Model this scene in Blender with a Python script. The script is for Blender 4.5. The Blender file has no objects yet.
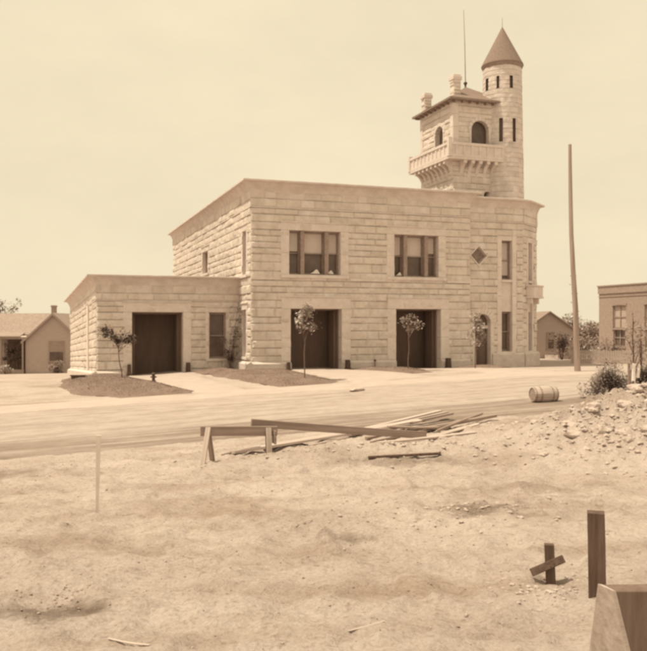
import bpy, bmesh, math, random
from mathutils import Vector, Matrix, noise as MN
random.seed(7)
R = math.radians
sc = bpy.context.scene
col = sc.collection

# ------------------------------------------------------------------ materials
def sep(g, k=1.0):
    """albedo on the warm brown scale of the print"""
    return (min(g * 1.06 * g ** -.15 * k, .92), g * k, g * .97 * g ** .08 * k, 1)

def mat(name, g, rough=.9, var=.15, scale=3.0, bump=.0, bscale=20.0, stretch=(1, 1, 1), g2=None, tone=False, detail=6, spec=.2):
    m = bpy.data.materials.new(name); m.use_nodes = True
    nt = m.node_tree; N = nt.nodes; L = nt.links
    b = N['Principled BSDF']; b.inputs['Roughness'].default_value = rough
    b.inputs['Specular IOR Level'].default_value = spec
    tc = N.new('ShaderNodeTexCoord'); mp = N.new('ShaderNodeMapping')
    mp.inputs['Scale'].default_value = stretch
    L.new(tc.outputs['Object'], mp.inputs['Vector'])
    nz = N.new('ShaderNodeTexNoise'); nz.inputs['Scale'].default_value = scale; nz.inputs['Detail'].default_value = detail
    nz.inputs['Roughness'].default_value = .65
    L.new(mp.outputs[0], nz.inputs['Vector'])
    cr = N.new('ShaderNodeValToRGB')
    lo, hi = (g * (1 - var), g * (1 + var)) if g2 is None else (g, g2)
    cr.color_ramp.elements[0].color = sep(lo); cr.color_ramp.elements[1].color = sep(hi)
    cr.color_ramp.elements[0].position = .33; cr.color_ramp.elements[1].position = .67
    L.new(nz.outputs['Fac'], cr.inputs[0])
    out = cr.outputs[0]
    if tone:
        at = N.new('ShaderNodeAttribute'); at.attribute_name = 'tone'
        mx = N.new('ShaderNodeMix'); mx.data_type = 'RGBA'; mx.blend_type = 'MULTIPLY'; mx.inputs[0].default_value = 1
        L.new(out, mx.inputs[6]); L.new(at.outputs['Color'], mx.inputs[7]); out = mx.outputs[2]
    L.new(out, b.inputs['Base Color'])
    if bump:
        n2 = N.new('ShaderNodeTexNoise'); n2.inputs['Scale'].default_value = bscale; n2.inputs['Detail'].default_value = 8
        n2.inputs['Roughness'].default_value = .7
        L.new(mp.outputs[0], n2.inputs['Vector'])
        bp = N.new('ShaderNodeBump'); bp.inputs['Strength'].default_value = 1; bp.inputs['Distance'].default_value = bump
        L.new(n2.outputs['Fac'], bp.inputs['Height']); L.new(bp.outputs[0], b.inputs['Normal'])
    return m

M = dict(
    stone=mat('rockface_limestone', .625, var=.13, scale=1.6, bump=.05, bscale=9, tone=True),
    smooth=mat('dressed_limestone', .60, var=.10, scale=2.2, bump=.01, bscale=14),
    ledge=mat('weathered_cornice_stone', .56, var=.13, scale=1.6, bump=.035, bscale=9, stretch=(1, 1, 1.6)),
    door_and_dark=mat('door_paint_interior_dark', .125, var=.14, scale=3, bump=.01, stretch=(1, 1, .15), rough=.8),  # door paint, also the painted darkness of inner walls and bay floor
    wood_frame=mat('brown_window_paint', .25, var=.2, scale=6, rough=.7),
    glass=mat('dark_glass', .08, var=.4, scale=.8, rough=.25, spec=.5),
    blind=mat('cream_blind', .52, var=.05, scale=2),
    cloth=mat('white_cloth', .75, var=.05, scale=4),
    iron=mat('dark_iron', .07, var=.3, scale=9, rough=.7),
    slate=mat('weathered_slate', .185, var=.16, scale=9, bump=.02, bscale=20),
    roofdark=mat('roof_eave_boards', .22, var=.15, scale=5),
    brick=mat('soft_brick', .28, var=.15, scale=4, bump=.01, bscale=30),
    clap=mat('weathered_clapboard', .38, var=.10, scale=2, stretch=(1, 1, 6)),
    shingle=mat('wood_shingle', .27, var=.16, scale=4, bump=.02, bscale=14),
    trim=mat('faded_trim', .27, var=.1),
    lumber=mat('grey_lumber', .24, var=.28, scale=5, bump=.006, bscale=12, stretch=(.12, 2.2, 2.2)),
    lumber2=mat('pale_lumber', .40, var=.22, scale=5, bump=.006, bscale=12, stretch=(.12, 2.2, 2.2)),
    post=mat('old_dark_timber', .085, var=.35, scale=6, bump=.008, bscale=14, stretch=(2.5, 2.5, .25)),
    pole=mat('pole_timber', .27, var=.25, scale=5, bump=.01, stretch=(1, 1, .08)),
    bark=mat('young_bark', .12, var=.3, scale=12, bump=.01),
    leaf=mat('leaf_pale', .36, var=.6, scale=2.5, rough=.6, spec=.4),
    leafd=mat('leaf_dark', .105, var=.6, scale=2.0, rough=.6, spec=.4),
    leaff=mat('leaf_far_hazed', .25, var=.4, scale=1.0, rough=.8),  # distance haze put into the colour as a paler leaf
    rubble=mat('pale_rubble', .42, var=.22, scale=5, bump=.02, bscale=18),
    grass=mat('summer_grass', .15, var=.22, scale=.9, bump=.012, bscale=30),
    blade=mat('grass_blades', .19, var=.15, scale=2.0),
    walk=mat('packed_walk', .385, var=.08, scale=1.2, bump=.02, bscale=8),
)

# ------------------------------------------------------------------ helpers
def tag(o, label=None, cat=None, group=None, kind=None):
    if label: o['label'] = label
    if cat: o['category'] = cat
    if group: o['group'] = group
    if kind: o['kind'] = kind
    return o

def empty(name, loc=(0, 0, 0), rz=0, label=None, cat=None, group=None):
    o = bpy.data.objects.new(name, None); col.objects.link(o)
    o.location = loc; o.rotation_euler = (0, 0, rz); o.empty_display_size = .3
    return tag(o, label, cat, group)

def link(name, bm, m, parent=None, smooth=False):
    me = bpy.data.meshes.new(name); bm.to_mesh(me); bm.free()
    me.materials.append(m if not isinstance(m, str) else M[m])
    if smooth:
        for p in me.polygons: p.use_smooth = True
    o = bpy.data.objects.new(name, me); col.objects.link(o); o.parent = parent
    return o

def copy_tree(o, parent=None):
    c = o.copy(); col.objects.link(c); c.parent = parent
    for ch in list(o.children): copy_tree(ch, c)
    return c

def nb(): return bmesh.new()

def box(bm, x0, x1, y0, y1, z0, z1, mtx=None):
    vs = [bm.verts.new(p) for p in [(x0, y0, z0), (x1, y0, z0), (x1, y1, z0), (x0, y1, z0), (x0, y0, z1), (x1, y0, z1), (x1, y1, z1), (x0, y1, z1)]]
    for f in ((0, 3, 2, 1), (4, 5, 6, 7), (0, 1, 5, 4), (1, 2, 6, 5), (2, 3, 7, 6), (3, 0, 4, 7)):
        bm.faces.new([vs[i] for i in f])
    if mtx is not None:
        for v in vs: v.co = mtx @ v.co
    return vs

def cyl(bm, p0, p1, r0, r1=None, n=10, cap=True):
    p0, p1 = Vector(p0), Vector(p1); r1 = r0 if r1 is None else r1
    d = (p1 - p0).normalized(); a = d.orthogonal().normalized(); b = d.cross(a)
    A = [bm.verts.new(p0 + (a * math.cos(2 * math.pi * i / n) + b * math.sin(2 * math.pi * i / n)) * r0) for i in range(n)]
    if r1 <= 1e-5:
        t = bm.verts.new(p1)
        for i in range(n): bm.faces.new((A[i], A[(i + 1) % n], t))
        if cap: bm.faces.new(A[::-1])
        return
    B = [bm.verts.new(p1 + (a * math.cos(2 * math.pi * i / n) + b * math.sin(2 * math.pi * i / n)) * r1) for i in range(n)]
    for i in range(n): bm.faces.new((A[i], A[(i + 1) % n], B[(i + 1) % n], B[i]))
    if cap: bm.faces.new(A[::-1]); bm.faces.new(B)

def tube(bm, pts, rad, n=7):
    prev = None
    for i, p in enumerate(pts):
        p = Vector(p)
        d = (Vector(pts[min(i + 1, len(pts) - 1)]) - Vector(pts[max(i - 1, 0)])).normalized()
        a = d.cross(Vector((.13, 1, .2))).normalized(); b = d.cross(a)
        ring = [bm.verts.new(p + (a * math.cos(2 * math.pi * k / n) + b * math.sin(2 * math.pi * k / n)) * rad[i]) for k in range(n)]
        if prev:
            for k in range(n): bm.faces.new((prev[k], prev[(k + 1) % n], ring[(k + 1) % n], ring[k]))
        prev = ring
    bm.faces.new(prev)

def lathe(bm, prof, n=40, c=(0, 0), a0=0, a1=2 * math.pi):
    full = abs(a1 - a0 - 2 * math.pi) < 1e-6
    rings = []
    for r, z in prof:
        rings.append([bm.verts.new((c[0] + r * math.cos(a0 + (a1 - a0) * i / n), c[1] + r * math.sin(a0 + (a1 - a0) * i / n), z)) for i in range(n if full else n + 1)])
    for A, B in zip(rings, rings[1:]):
        for i in range(n):
            j = (i + 1) % n if full else i + 1
            bm.faces.new((A[i], A[j], B[j], B[i]))

def frac(s): return s - math.floor(s)

# ------------------------------------------------------------------ building frame
ANG = R(19.0)
CX, CY = -4.27, 48.0
ca, sa = math.cos(ANG), math.sin(ANG)
def loc2w(u, v): return (CX + ca * u - sa * v, CY + sa * u + ca * v)
def w2loc(x, y):
    dx, dy = x - CX, y - CY
    return (dx * ca + dy * sa, -dx * sa + dy * ca)
def sst(a, b, x):
    t = max(0, min(1, (x - a) / (b - a))); return t * t * (3 - 2 * t)

# ------------------------------------------------------------------ terrain
def terrain_base(x, y):
    u, v = w2loc(x, y)
    uu = max(-14, min(9, u))
    z = .042 * (uu - 1.5) * sst(1, -10, v) * (1 - .75 * sst(-24, -36, v))
    # in front of the annex and behind, the lot drops to the rear left
    z += -.33 * sst(0, -7, u) * sst(-8, 0, v)
    z += -.050 * max(0, min(v, 55) - 3) * sst(-1, -9, u) * (1 - .0 * u)
    z += -.12 * sst(4, 14, u) * sst(-6, 0, v)
    # far right falls slightly
    z += -.5 * sst(24, 40, u) * sst(-2, 20, v)
    return z
def mound(x, y):
    g = 0
    d = ((x - 8.3) / 3.6) ** 2 + ((y - 18.0) / 2.3) ** 2
    g += 1.2 * math.exp(-d * 1.1)
    d = ((x - 11.5) / 3) ** 2 + ((y - 16.5) / 3.5) ** 2
    g += .7 * math.exp(-d)
    # low spoil ridge along the lumber pile
    d = ((x - .8) / 2.8) ** 2 + ((y - 17.0 - .1 * x) / .75) ** 2
    g += .27 * math.exp(-d)
    # bank by the annex
    return g
def rough(x, y):
    u, v = w2loc(x, y)
    k = sst(-24.6, -28.5, v)              # only the torn-up foreground is rough
    kk = .15 + .85 * k
    n = MN.fractal(Vector((x * .35, y * .35, 3.1)), 1, 2, 4) * .055 * kk * (1 if v < 0 else .1)
    if k > 0:
        n += MN.fractal(Vector((x * 1.7, y * 1.7, 8.3)), .9, 2.1, 5) * .075 * k
        n += MN.fractal(Vector((x * 6, y * 6, 2.2)), .8, 2.1, 3) * .030 * k
        n += max(0, MN.noise(Vector((x * 3.1, y * 3.1, 6.6))) - .24) * .16 * k
        m = mound(x, y)
        c = MN.noise(Vector((x * 2.6, y * 2.6, 1.7)))
        n += (abs(c) * .34 + abs(MN.noise(Vector((x * 5.5, y * 5.5, 4)))) * .20 + MN.fractal(Vector((x * 4, y * 4, 5)), .8, 2, 4) * .09) * min(1, max(0, m - .12) * 1.8)
        # shallow tracks running parallel with the street
        t = math.sin(v * 2.4 + MN.noise(Vector((u * .15, v * .3, 0))) * 3)
        n += .035 * k * t * sst(-36, -29, v) * sst(4, -3, u)
        for px_, py_ in ((2.62, 7.8), (2.38, 8.45)): n += .05 * math.exp(-((x - px_) ** 2 + (y - py_) ** 2) / .05)
    return n
def terrain(x, y):
    return terrain_base(x, y) + mound(x, y) + rough(x, y)

def axis(segs):
    out = []
    for a, b, s in segs:
        n = max(1, round((b - a) / s))
        out += [a + (b - a) * i / n for i in range(n)]
    return out + [segs[-1][1]]
xs = axis([(-900, -300, 150), (-300, -100, 40), (-100, -40, 8), (-40, -14, 1.2), (-14, -7, .3), (-7, -4.5, .12), (-4.5, 5, .07), (5, 9.5, .075), (9.5, 14, .22), (14, 40, 1.2), (40, 100, 8), (100, 300, 40), (300, 900, 150)])
ys = axis([(-60, -10, 10), (-10, 3, 1.5), (3, 6, .2), (6, 12, .06), (12, 22, .085), (22, 30, .2), (30, 60, .8), (60, 130, 3.5), (130, 400, 45), (400, 1500, 220)])
bm = nb()
grid = [[bm.verts.new((x, y, terrain(x, y))) for x in xs] for y in ys]
for j in range(len(ys) - 1):
    for i in range(len(xs) - 1):
        bm.faces.new((grid[j][i], grid[j][i + 1], grid[j + 1][i + 1], grid[j + 1][i]))

STAINS = [(-2.85, 7.9, .9, .4, .52), (-2.3, 8.0, .3, .2, .7), (2.3, 12.0, .6, .3, .58), (2.9, 11.6, .4, .2, .7), (-8.6, 24.5, 3.6, .8, .62), (-5.5, 21.5, 2.6, .5, .68),
          (-7.2, 17.0, 1.6, .8, .6), (.2, 10.6, .35, .35, .6), (3.0, 13.6, 1.6, .3, .72), (1.6, 16.2, 1.4, .3, .6), (6.2, 22.5, 1.6, .7, .68), (-1.5, 12.5, 1.2, .8, .82), (-3.0, 10.4, 1.5, .5, .78), (1.2, 8.6, 1.2, .4, .85)]
def ground_material():
    m = bpy.data.materials.new('bare_clay_ground'); m.use_nodes = True
    nt = m.node_tree; N = nt.nodes; L = nt.links; b = N['Principled BSDF']
    b.inputs['Roughness'].default_value = 1; b.inputs['Specular IOR Level'].default_value = .05
    tc = N.new('ShaderNodeTexCoord')
    def nz(scale, detail=8, rough=.6, stretch=None, rot=0, off=(0, 0, 0)):
        mp = N.new('ShaderNodeMapping'); mp.inputs['Rotation'].default_value = (0, 0, rot); mp.inputs['Location'].default_value = off
        if stretch: mp.inputs['Scale'].default_value = stretch
        L.new(tc.outputs['Object'], mp.inputs['Vector'])
        n = N.new('ShaderNodeTexNoise'); n.inputs['Scale'].default_value = scale; n.inputs['Detail'].default_value = detail; n.inputs['Roughness'].default_value = rough
        L.new(mp.outputs[0], n.inputs['Vector']); return n.outputs['Fac']
    def ramp(f, p0, p1, c0, c1):
        r = N.new('ShaderNodeValToRGB'); r.color_ramp.elements[0].position = p0; r.color_ramp.elements[1].position = p1
        r.color_ramp.elements[0].color = c0; r.color_ramp.elements[1].color = c1; L.new(f, r.inputs[0]); return r.outputs[0]
    def mul(a, b_, f=1):
        x = N.new('ShaderNodeMix'); x.data_type = 'RGBA'; x.blend_type = 'MULTIPLY'; x.inputs[0].default_value = f
        L.new(a, x.inputs[6]); L.new(b_, x.inputs[7]); return x.outputs[2]
    base = ramp(nz(.5, 10, .62), .32, .68, sep(.385), sep(.50))
    streak = ramp(nz(1.1, 6, .6, (.16, 1.3, 1), -ANG), .34, .50, (.86, .83, .80, 1), (1, 1, 1, 1))
    spots = ramp(nz(2.3, 9, .72, off=(3, 7, 0)), .30, .42, (.78, .74, .71, 1), (1, 1, 1, 1))
    marks = ramp(nz(7.5, 6, .75, (1, 1.4, 1), .4, (1, 9, 0)), .35, .47, (.56, .52, .48, 1), (1, 1, 1, 1))
    damp = ramp(nz(.28, 7, .66, (1, 1.6, 1), 0, (11.3, 4.2, 0)), .33, .45, (.82, .79, .76, 1), (1, 1, 1, 1))
    def stain(cx, cy, rx, ry, dark):
        mp = N.new('ShaderNodeMapping'); mp.vector_type = 'TEXTURE'; mp.inputs['Location'].default_value = (cx, cy, 0); mp.inputs['Scale'].default_value = (rx, ry, 1)
        sp = N.new('ShaderNodeSeparateXYZ'); L.new(tc.outputs['Object'], sp.inputs[0]); cb = N.new('ShaderNodeCombineXYZ')
        L.new(sp.outputs[0], cb.inputs[0]); L.new(sp.outputs[1], cb.inputs[1]); L.new(cb.outputs[0], mp.inputs['Vector'])
        ln = N.new('ShaderNodeVectorMath'); ln.operation = 'LENGTH'; L.new(mp.outputs[0], ln.inputs[0])
        q = N.new('ShaderNodeMath'); q.operation = 'MULTIPLY_ADD'; q.inputs[1].default_value = 3.2; L.new(nz(2.6 / max(rx, .3) ** .5, 9, .7, off=(cx, cy, 0)), q.inputs[0]); L.new(ln.outputs['Value'], q.inputs[2])
        return ramp(q.outputs[0], 0, 1, (1, 1, 1, 1), (1, 1, 1, 1)), q.outputs[0], dark
    def stained(c, cx, cy, rx, ry, dark):
        _, f, d_ = stain(cx, cy, rx, ry, dark)
        mr_ = N.new('ShaderNodeMapRange'); mr_.inputs['From Min'].default_value = 1.9; mr_.inputs['From Max'].default_value = 2.9; mr_.inputs['To Min'].default_value = 1; mr_.inputs['To Max'].default_value = 0
        L.new(f, mr_.inputs['Value']); x = N.new('ShaderNodeMix'); x.data_type = 'RGBA'; x.blend_type = 'MULTIPLY'
        L.new(mr_.outputs[0], x.inputs[0]); L.new(c, x.inputs[6]); x.inputs[7].default_value = (dark, dark * .95, dark * .9, 1); return x.outputs[2]
    grit = ramp(nz(26, 4, .7), .34, .58, (.70, .67, .64, 1), (1.0, 1.0, 1.0, 1))
    c = mul(mul(mul(mul(mul(base, streak), spots), damp), grit, .7), marks, .55)
    for st in STAINS: c = stained(c, *st)
    L.new(c, b.inputs['Base Color'])
    hb = N.new('ShaderNodeMath'); hb.operation = 'ADD'
    a = N.new('ShaderNodeMath'); a.operation = 'MULTIPLY'; a.inputs[1].default_value = .25
    fm = N.new('ShaderNodeMath'); fm.operation = 'MULTIPLY_ADD'; fm.inputs[1].default_value = .3
    L.new(nz(15, 8, .72, off=(5, 1, 0)), fm.inputs[0]); L.new(nz(5, 10, .7), fm.inputs[2]); L.new(fm.outputs[0], hb.inputs[0]); L.new(nz(38, 6, .7), a.inputs[0]); L.new(a.outputs[0], hb.inputs[1])
    bp = N.new('ShaderNodeBump'); bp.inputs['Distance'].default_value = .06; bp.inputs['Strength'].default_value = 1
    L.new(hb.outputs[0], bp.inputs['Height']); L.new(bp.outputs[0], b.inputs['Normal'])
    return m
g = link('ground', bm, ground_material(), smooth=True); tag(g, kind='structure')

# sheets that follow the terrain
def edge_dist(u, v, poly):
    d = 1e9
    for i in range(len(poly)):
        ax, ay = poly[i - 1]; bx, by = poly[i]
        t = max(0, min(1, ((u - ax) * (bx - ax) + (v - ay) * (by - ay)) / ((bx - ax) ** 2 + (by - ay) ** 2)))
        d = min(d, math.hypot(u - ax - t * (bx - ax), v - ay - t * (by - ay)))
    return d
def sheet(name, poly, lift, m, step=.35, edge=0, kind='structure', uv=True, wob=.0):
    """poly in (u,v); clipped grid following the terrain, edges skirted down"""
    us = [p[0] for p in poly]; vs = [p[1] for p in poly]
    bm = nb()
    f = bm.faces.new([bm.verts.new((u, v, 0)) for u, v in poly])
    for a0, a1, ax in ((min(us), max(us), 0), (min(vs), max(vs), 1)):
        k = a0 + step
        while k < a1:
            no = (1, 0, 0) if ax == 0 else (0, 1, 0)
            bmesh.ops.bisect_plane(bm, geom=bm.verts[:] + bm.edges[:] + bm.faces[:], plane_co=(k, k, 0), plane_no=no)
            k += step
    bd = {v for e in bm.edges if e.is_boundary for v in e.verts}
    for v in bm.verts:
        u_, v_ = v.co.x, v.co.y
        if wob and v in bd:
            u_ += MN.noise(Vector((u_ * .9, v_ * .9, 2))) * wob; v_ += MN.noise(Vector((u_ * .9, v_ * .9, 9))) * wob
        x, y = loc2w(u_, v_)
        li = lift if v not in bd else edge
        if name == 'lawn' and v not in bd: li = lift * sst(0, 1.1, edge_dist(u_, v_, poly)) + .012
        v.co = Vector((x, y, terrain(x, y) + li))
    o = link(name, bm, m, smooth=True); tag(o, kind=kind); return o

def road_material():
    m = mat('packed_street_dirt', .40, var=.12, scale=1.4, bump=.07, bscale=5)
    nt = m.node_tree; N = nt.nodes; L = nt.links; b = N['Principled BSDF']
    src = b.inputs['Base Color'].links[0].from_socket
    tc = N.new('ShaderNodeTexCoord'); mp = N.new('ShaderNodeMapping'); mp.inputs['Rotation'].default_value = (0, 0, -ANG)
    mp.inputs['Scale'].default_value = (1, 1, 1)
    L.new(tc.outputs['Object'], mp.inputs['Vector'])
    m2 = N.new('ShaderNodeMapping'); m2.inputs['Scale'].default_value = (.13, 2.6, 1); L.new(mp.outputs[0], m2.inputs['Vector'])
    nz = N.new('ShaderNodeTexNoise'); nz.inputs['Scale'].default_value = 1.2; nz.inputs['Detail'].default_value = 8; nz.inputs['Roughness'].default_value = .65
    L.new(m2.outputs[0], nz.inputs['Vector'])
    # travelled strip on the near side of the street is browner: position across the street + noise
    sx = N.new('ShaderNodeSeparateXYZ'); L.new(mp.outputs[0], sx.inputs[0])
    v0 = w2loc(0, 0)[1]
    mr = N.new('ShaderNodeMapRange'); mr.inputs['From Min'].default_value = -22.2 - v0; mr.inputs['From Max'].default_value = -23.2 - v0
    L.new(sx.outputs['Y'], mr.inputs['Value'])
    ad = N.new('ShaderNodeMath'); ad.operation = 'MULTIPLY_ADD'; ad.inputs[1].default_value = 4.2; ad.inputs[2].default_value = -2.1
    L.new(nz.outputs['Fac'], ad.inputs[0])
    a2 = N.new('ShaderNodeMath'); a2.operation = 'MULTIPLY_ADD'; a2.inputs[1].default_value = .75; a2.use_clamp = True
    L.new(mr.outputs[0], a2.inputs[0]); L.new(ad.outputs[0], a2.inputs[2])
    bp0 = b.inputs['Normal'].links[0].from_node; bp2 = N.new('ShaderNodeBump'); bp2.inputs['Distance'].default_value = .12; bp2.inputs['Strength'].default_value = 1
    L.new(nz.outputs['Fac'], bp2.inputs['Height']); L.new(bp0.outputs[0], bp2.inputs['Normal']); L.new(bp2.outputs[0], b.inputs['Normal'])
    mx = N.new('ShaderNodeMix'); mx.data_type = 'RGBA'; mx.blend_type = 'MULTIPLY'
    L.new(a2.outputs[0], mx.inputs[0]); L.new(src, mx.inputs[6]); mx.inputs[7].default_value = (.58, .54, .50, 1)
    L.new(mx.outputs[2], b.inputs['Base Color'])
    return m
ROAD = road_material()
sheet('road', [(-80, -26.2), (70, -26.2), (70, -14.2), (-80, -14.2)], .03, ROAD, step=.6, edge=-.045, wob=1.3)
sheet('sidewalk', [(-80, -14.1), (70, -14.1), (70, -11.6), (-80, -11.6)], .026, 'walk', step=.8, edge=.0, wob=.35)
for nm, pl in (('driveway', [(-6.9, 2.6), (-3.3, 2.6), (-3.0, -11.8), (-8.0, -11.8)][::-1]),
               ('driveway', [(2.2, -.1), (5.9, -.1), (6.4, -11.8), (1.8, -11.8)][::-1]),
               ('driveway', [(9.2, -.1), (12.4, -.1), (13.2, -11.8), (8.8, -11.8)][::-1])):
    sheet(nm, pl, .035, 'walk', step=.6, edge=-.03)

LAWNS = [
    [(-10.6, .6), (-10.9, -4.0), (-10.3, -8.6), (-8.3, -11.7), (-5.5, -11.6), (-5.05, -11.0), (-6.75, 1.0), (-8.0, 2.4), (-9.0, 1.6)],
    [(-3.3, 2.2), (-3.05, -1.0), (-1.6, -11.6), (.8, -11.7), (1.7, -10.6), (2.3, -.5), (-.4, -.5), (-.5, 2.3)],
    [(5.8, -.5), (5.75, -2.4), (6.0, -9.0), (7.3, -9.2), (8.6, -5.5), (9.2, -.5)],
    [(12.5, -.5), (11.9, -3.0), (12.6, -5.6), (14.3, -5.4), (15.8, -.6)],
]
hts = [.24, .18, .16, .2]
for pl, h in zip(LAWNS, hts):
    sheet('lawn', pl, h, 'grass', step=.3, edge=-.03, wob=.6)

# grass blades over the lawns (countless)
def inpoly(pt, poly):
    x, y = pt; c = False
    for i in range(len(poly)):
        x1, y1 = poly[i]; x2, y2 = poly[i - 1]
        if (y1 > y) != (y2 > y) and x < (x2 - x1) * (y - y1) / (y2 - y1) + x1: c = not c
    return c
bm = nb(); rnd = random.Random(3)
for pl, h, cnt in zip(LAWNS, hts, (13000, 7000, 3200, 1500)):
    us = [p[0] for p in pl]; vs = [p[1] for p in pl]
    for k in range(cnt):
        p = (rnd.uniform(min(us), max(us)), rnd.uniform(min(vs), max(vs)))
        if not inpoly(p, pl): continue
        x, y = loc2w(*p); ed_ = edge_dist(p[0], p[1], pl)
        if ed_ < .12 + .25 * rnd.random(): continue
        z = terrain(x, y) + h * sst(0, 1.1, ed_) + .01
        a = rnd.uniform(0, 6.3); w = rnd.uniform(.015, .03); hh = rnd.uniform(.015, .04)
        dx, dy = math.cos(a) * w, math.sin(a) * w
        bm.faces.new([bm.verts.new(q) for q in ((x - dx, y - dy, z - .03), (x + dx, y + dy, z - .03), (x + rnd.uniform(-.05, .05), y + rnd.uniform(-.05, .05), z + hh))])
tag(link('grass', bm, 'blade'), 'short summer grass covering the wedge shaped lawns before the stone station', 'grass', kind='stuff')

# ------------------------------------------------------------------ rock-faced walls
def rock_wall(bm, o, ang, L, z0, z1, openings=(), ch=.46, seed=1, amp=.062, step=.075, z_of=None, cv=None, zstart=None):
    """front skin of a coursed rock-faced wall; o=(u,v) start, ang direction in station coords, outward normal to the right of travel"""
    rnd = random.Random(seed)
    du, dv = math.cos(ang), math.sin(ang); nu, nv = dv, -du
    tone = bm.loops.layers.color.get('tone') or bm.loops.layers.color.new('tone')
    # rows
    zc = [z0]
    while zc[-1] < z1 - ch * .6: zc.append(zc[-1] + ch * rnd.choice((.78, 1, 1, 1.18)))
    sc_ = (z1 - z0) / (zc[-1] - z0); zc = [z0 + (z - z0) * sc_ for z in zc]
    courses = []
    for a, b in zip(zc, zc[1:]):
        js = [rnd.uniform(-1, 0)]
        while js[-1] < L: js.append(js[-1] + rnd.uniform(.6, 1.5))
        courses.append((a, b, js, [rnd.uniform(.955, 1.035) for _ in js], [rnd.uniform(-.028, .045) for _ in js]))
    ss = axis([(0, L, step)])
    rows = []
    for a, b, *_ in courses:
        h = b - a
        rows += [a, a + .028, a + .075, a + h * .5, b - .085, b - .03]
    rows.append(z1)
    for (s0, s1, a, b) in openings: ss += [s0, s1]; rows += [a, b]
    ss += [.05, L - .05]
    ss = sorted(set(round(s, 4) for s in ss)); rows = sorted(set(round(r, 4) for r in rows))
    def clean(l, keep, tol):
        out = []
        for q in l:
            if out and q - out[-1] < tol:
                if q in keep: out[-1] = q
                continue
            out.append(q)
        return out
    keep_s = {round(q, 4) for op in openings for q in op[:2]} | {0, round(L, 4)}
    keep_z = {round(q, 4) for op in openings for q in op[2:]}
    ss = clean(ss, keep_s, .03); rows = clean(rows, keep_z, .012)
    def course(z):
        for c in courses:
            if z < c[1]: return c
        return courses[-1]
    def disp(s, z):
        c = course(z - 1e-6 if z > z0 else z); a, b, js, tn, off = c
        ez = min(z - a, b - z, s * 1.1, (L - s) * 1.1)
        k = max(i for i, j in enumerate(js) if j <= s + 1e-9)
        es = min(s - js[k], (js[k + 1] if k + 1 < len(js) else 1e9) - s)
        e = max(0, min(ez, es * .8))
        d = amp * (1 - math.exp(-e / .05)) * (1 + .5 * MN.noise(Vector((s * 2.3, z * 3.1, seed * 1.7))))
        d += (MN.noise(Vector((s * 5.1, z * 6.3, seed))) * .5 + MN.noise(Vector((s * 11, z * 13, seed))) * .25) * amp * min(1, e / .05)
        return (d + off[k] * min(1, e / .04)) * min(1, s / .05, (L - s) / .05)
    V = {}
    def vert(i, j):
        if (i, j) not in V:
            s, z = ss[i], rows[j]; d = disp(s, z)
            V[(i, j)] = bm.verts.new((o[0] + du * s + nu * d, o[1] + dv * s + nv * d, z))
        return V[(i, j)]
    for i in range(len(ss) - 1):
        for j in range(len(rows) - 1):
            sm, zm = (ss[i] + ss[i + 1]) / 2, (rows[j] + rows[j + 1]) / 2
            if any(a < sm < b and c < zm < d for a, b, c, d in openings): continue
            if cv and cv(sm, zm): continue
            f = bm.faces.new((vert(i, j), vert(i + 1, j), vert(i + 1, j + 1), vert(i, j + 1)))
            c = course(zm); k = max(q for q, jj in enumerate(c[2]) if jj <= sm + 1e-9)
            e = min(zm - c[0], c[1] - zm)
            e2 = min(sm - c[2][k], (c[2][k + 1] if k + 1 < len(c[2]) else 1e9) - sm)
            t = c[3][k] * (.87 if e < .03 else (.955 if e2 < step * .5 else 1))
            for lp in f.loops: lp[tone] = (t, t * .995, t * .98, 1)

def cornice(bm, path, zt, p=.5, hc=.62, lip=.13, closed=False, hf=.0):
    """coved stone cornice swept along a plan path of points (outward to the right of travel)"""
    prof = [(.0, zt - lip - hc - hf)]
    for k in range(9):
        t = k / 8
        prof.append((.02 + (p - .15) * (.45 * t + .55 * (1 - math.cos(t * math.pi / 2))), zt - lip - hc + hc * math.sin(t * math.pi / 2)))
    prof += [(p, zt - lip), (p + .02, zt - lip + .02), (p + .02, zt - .02), (p, zt), (-.5, zt)]
    n = len(path); offs = []
    for i in range(n):
        P = Vector(path[i])
        d0 = (P - Vector(path[i - 1])).normalized() if i > 0 else None
        d1 = (Vector(path[i + 1]) - P).normalized() if i < n - 1 else None
        if d0 is None: d0 = d1
        if d1 is None: d1 = d0
        n0 = Vector((d0.y, -d0.x)); n1 = Vector((d1.y, -d1.x))
        m_ = (n0 + n1).normalized(); m_ /= max(.3, m_.dot(n0)); offs.append((P, m_))
    rings = [[bm.verts.new((P.x + m_.x * q, P.y + m_.y * q, z)) for q, z in prof] for P, m_ in offs]
    for A, B in zip(rings, rings[1:]):
        for k in range(len(prof) - 1): bm.faces.new((A[k], B[k], B[k + 1], A[k + 1]))

def arch_poly(s0, s1, z0, zs, n=12):
    """outline of a round-headed opening"""
    c = (s0 + s1) / 2; r = (s1 - s0) / 2
    return [(s0, z0), (s1, z0)] + [(c + r * math.cos(math.pi * k / n), zs + r * math.sin(math.pi * k / n)) for k in range(n + 1)]

def place(bm, o, ang, verts=None):
    """move geometry built in (s, depth-outward, z) wall space into station space"""
    du, dv = math.cos(ang), math.sin(ang); nu, nv = dv, -du
    for v in (verts or bm.verts):
        s, d, z = v.co; v.co = Vector((o[0] + du * s + nu * d, o[1] + dv * s + nv * d, z))

S = empty('fire_station', (CX, CY, 0), ANG, 'pale rock-faced limestone fire station with turreted tower and low side wing', 'fire station')

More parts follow.
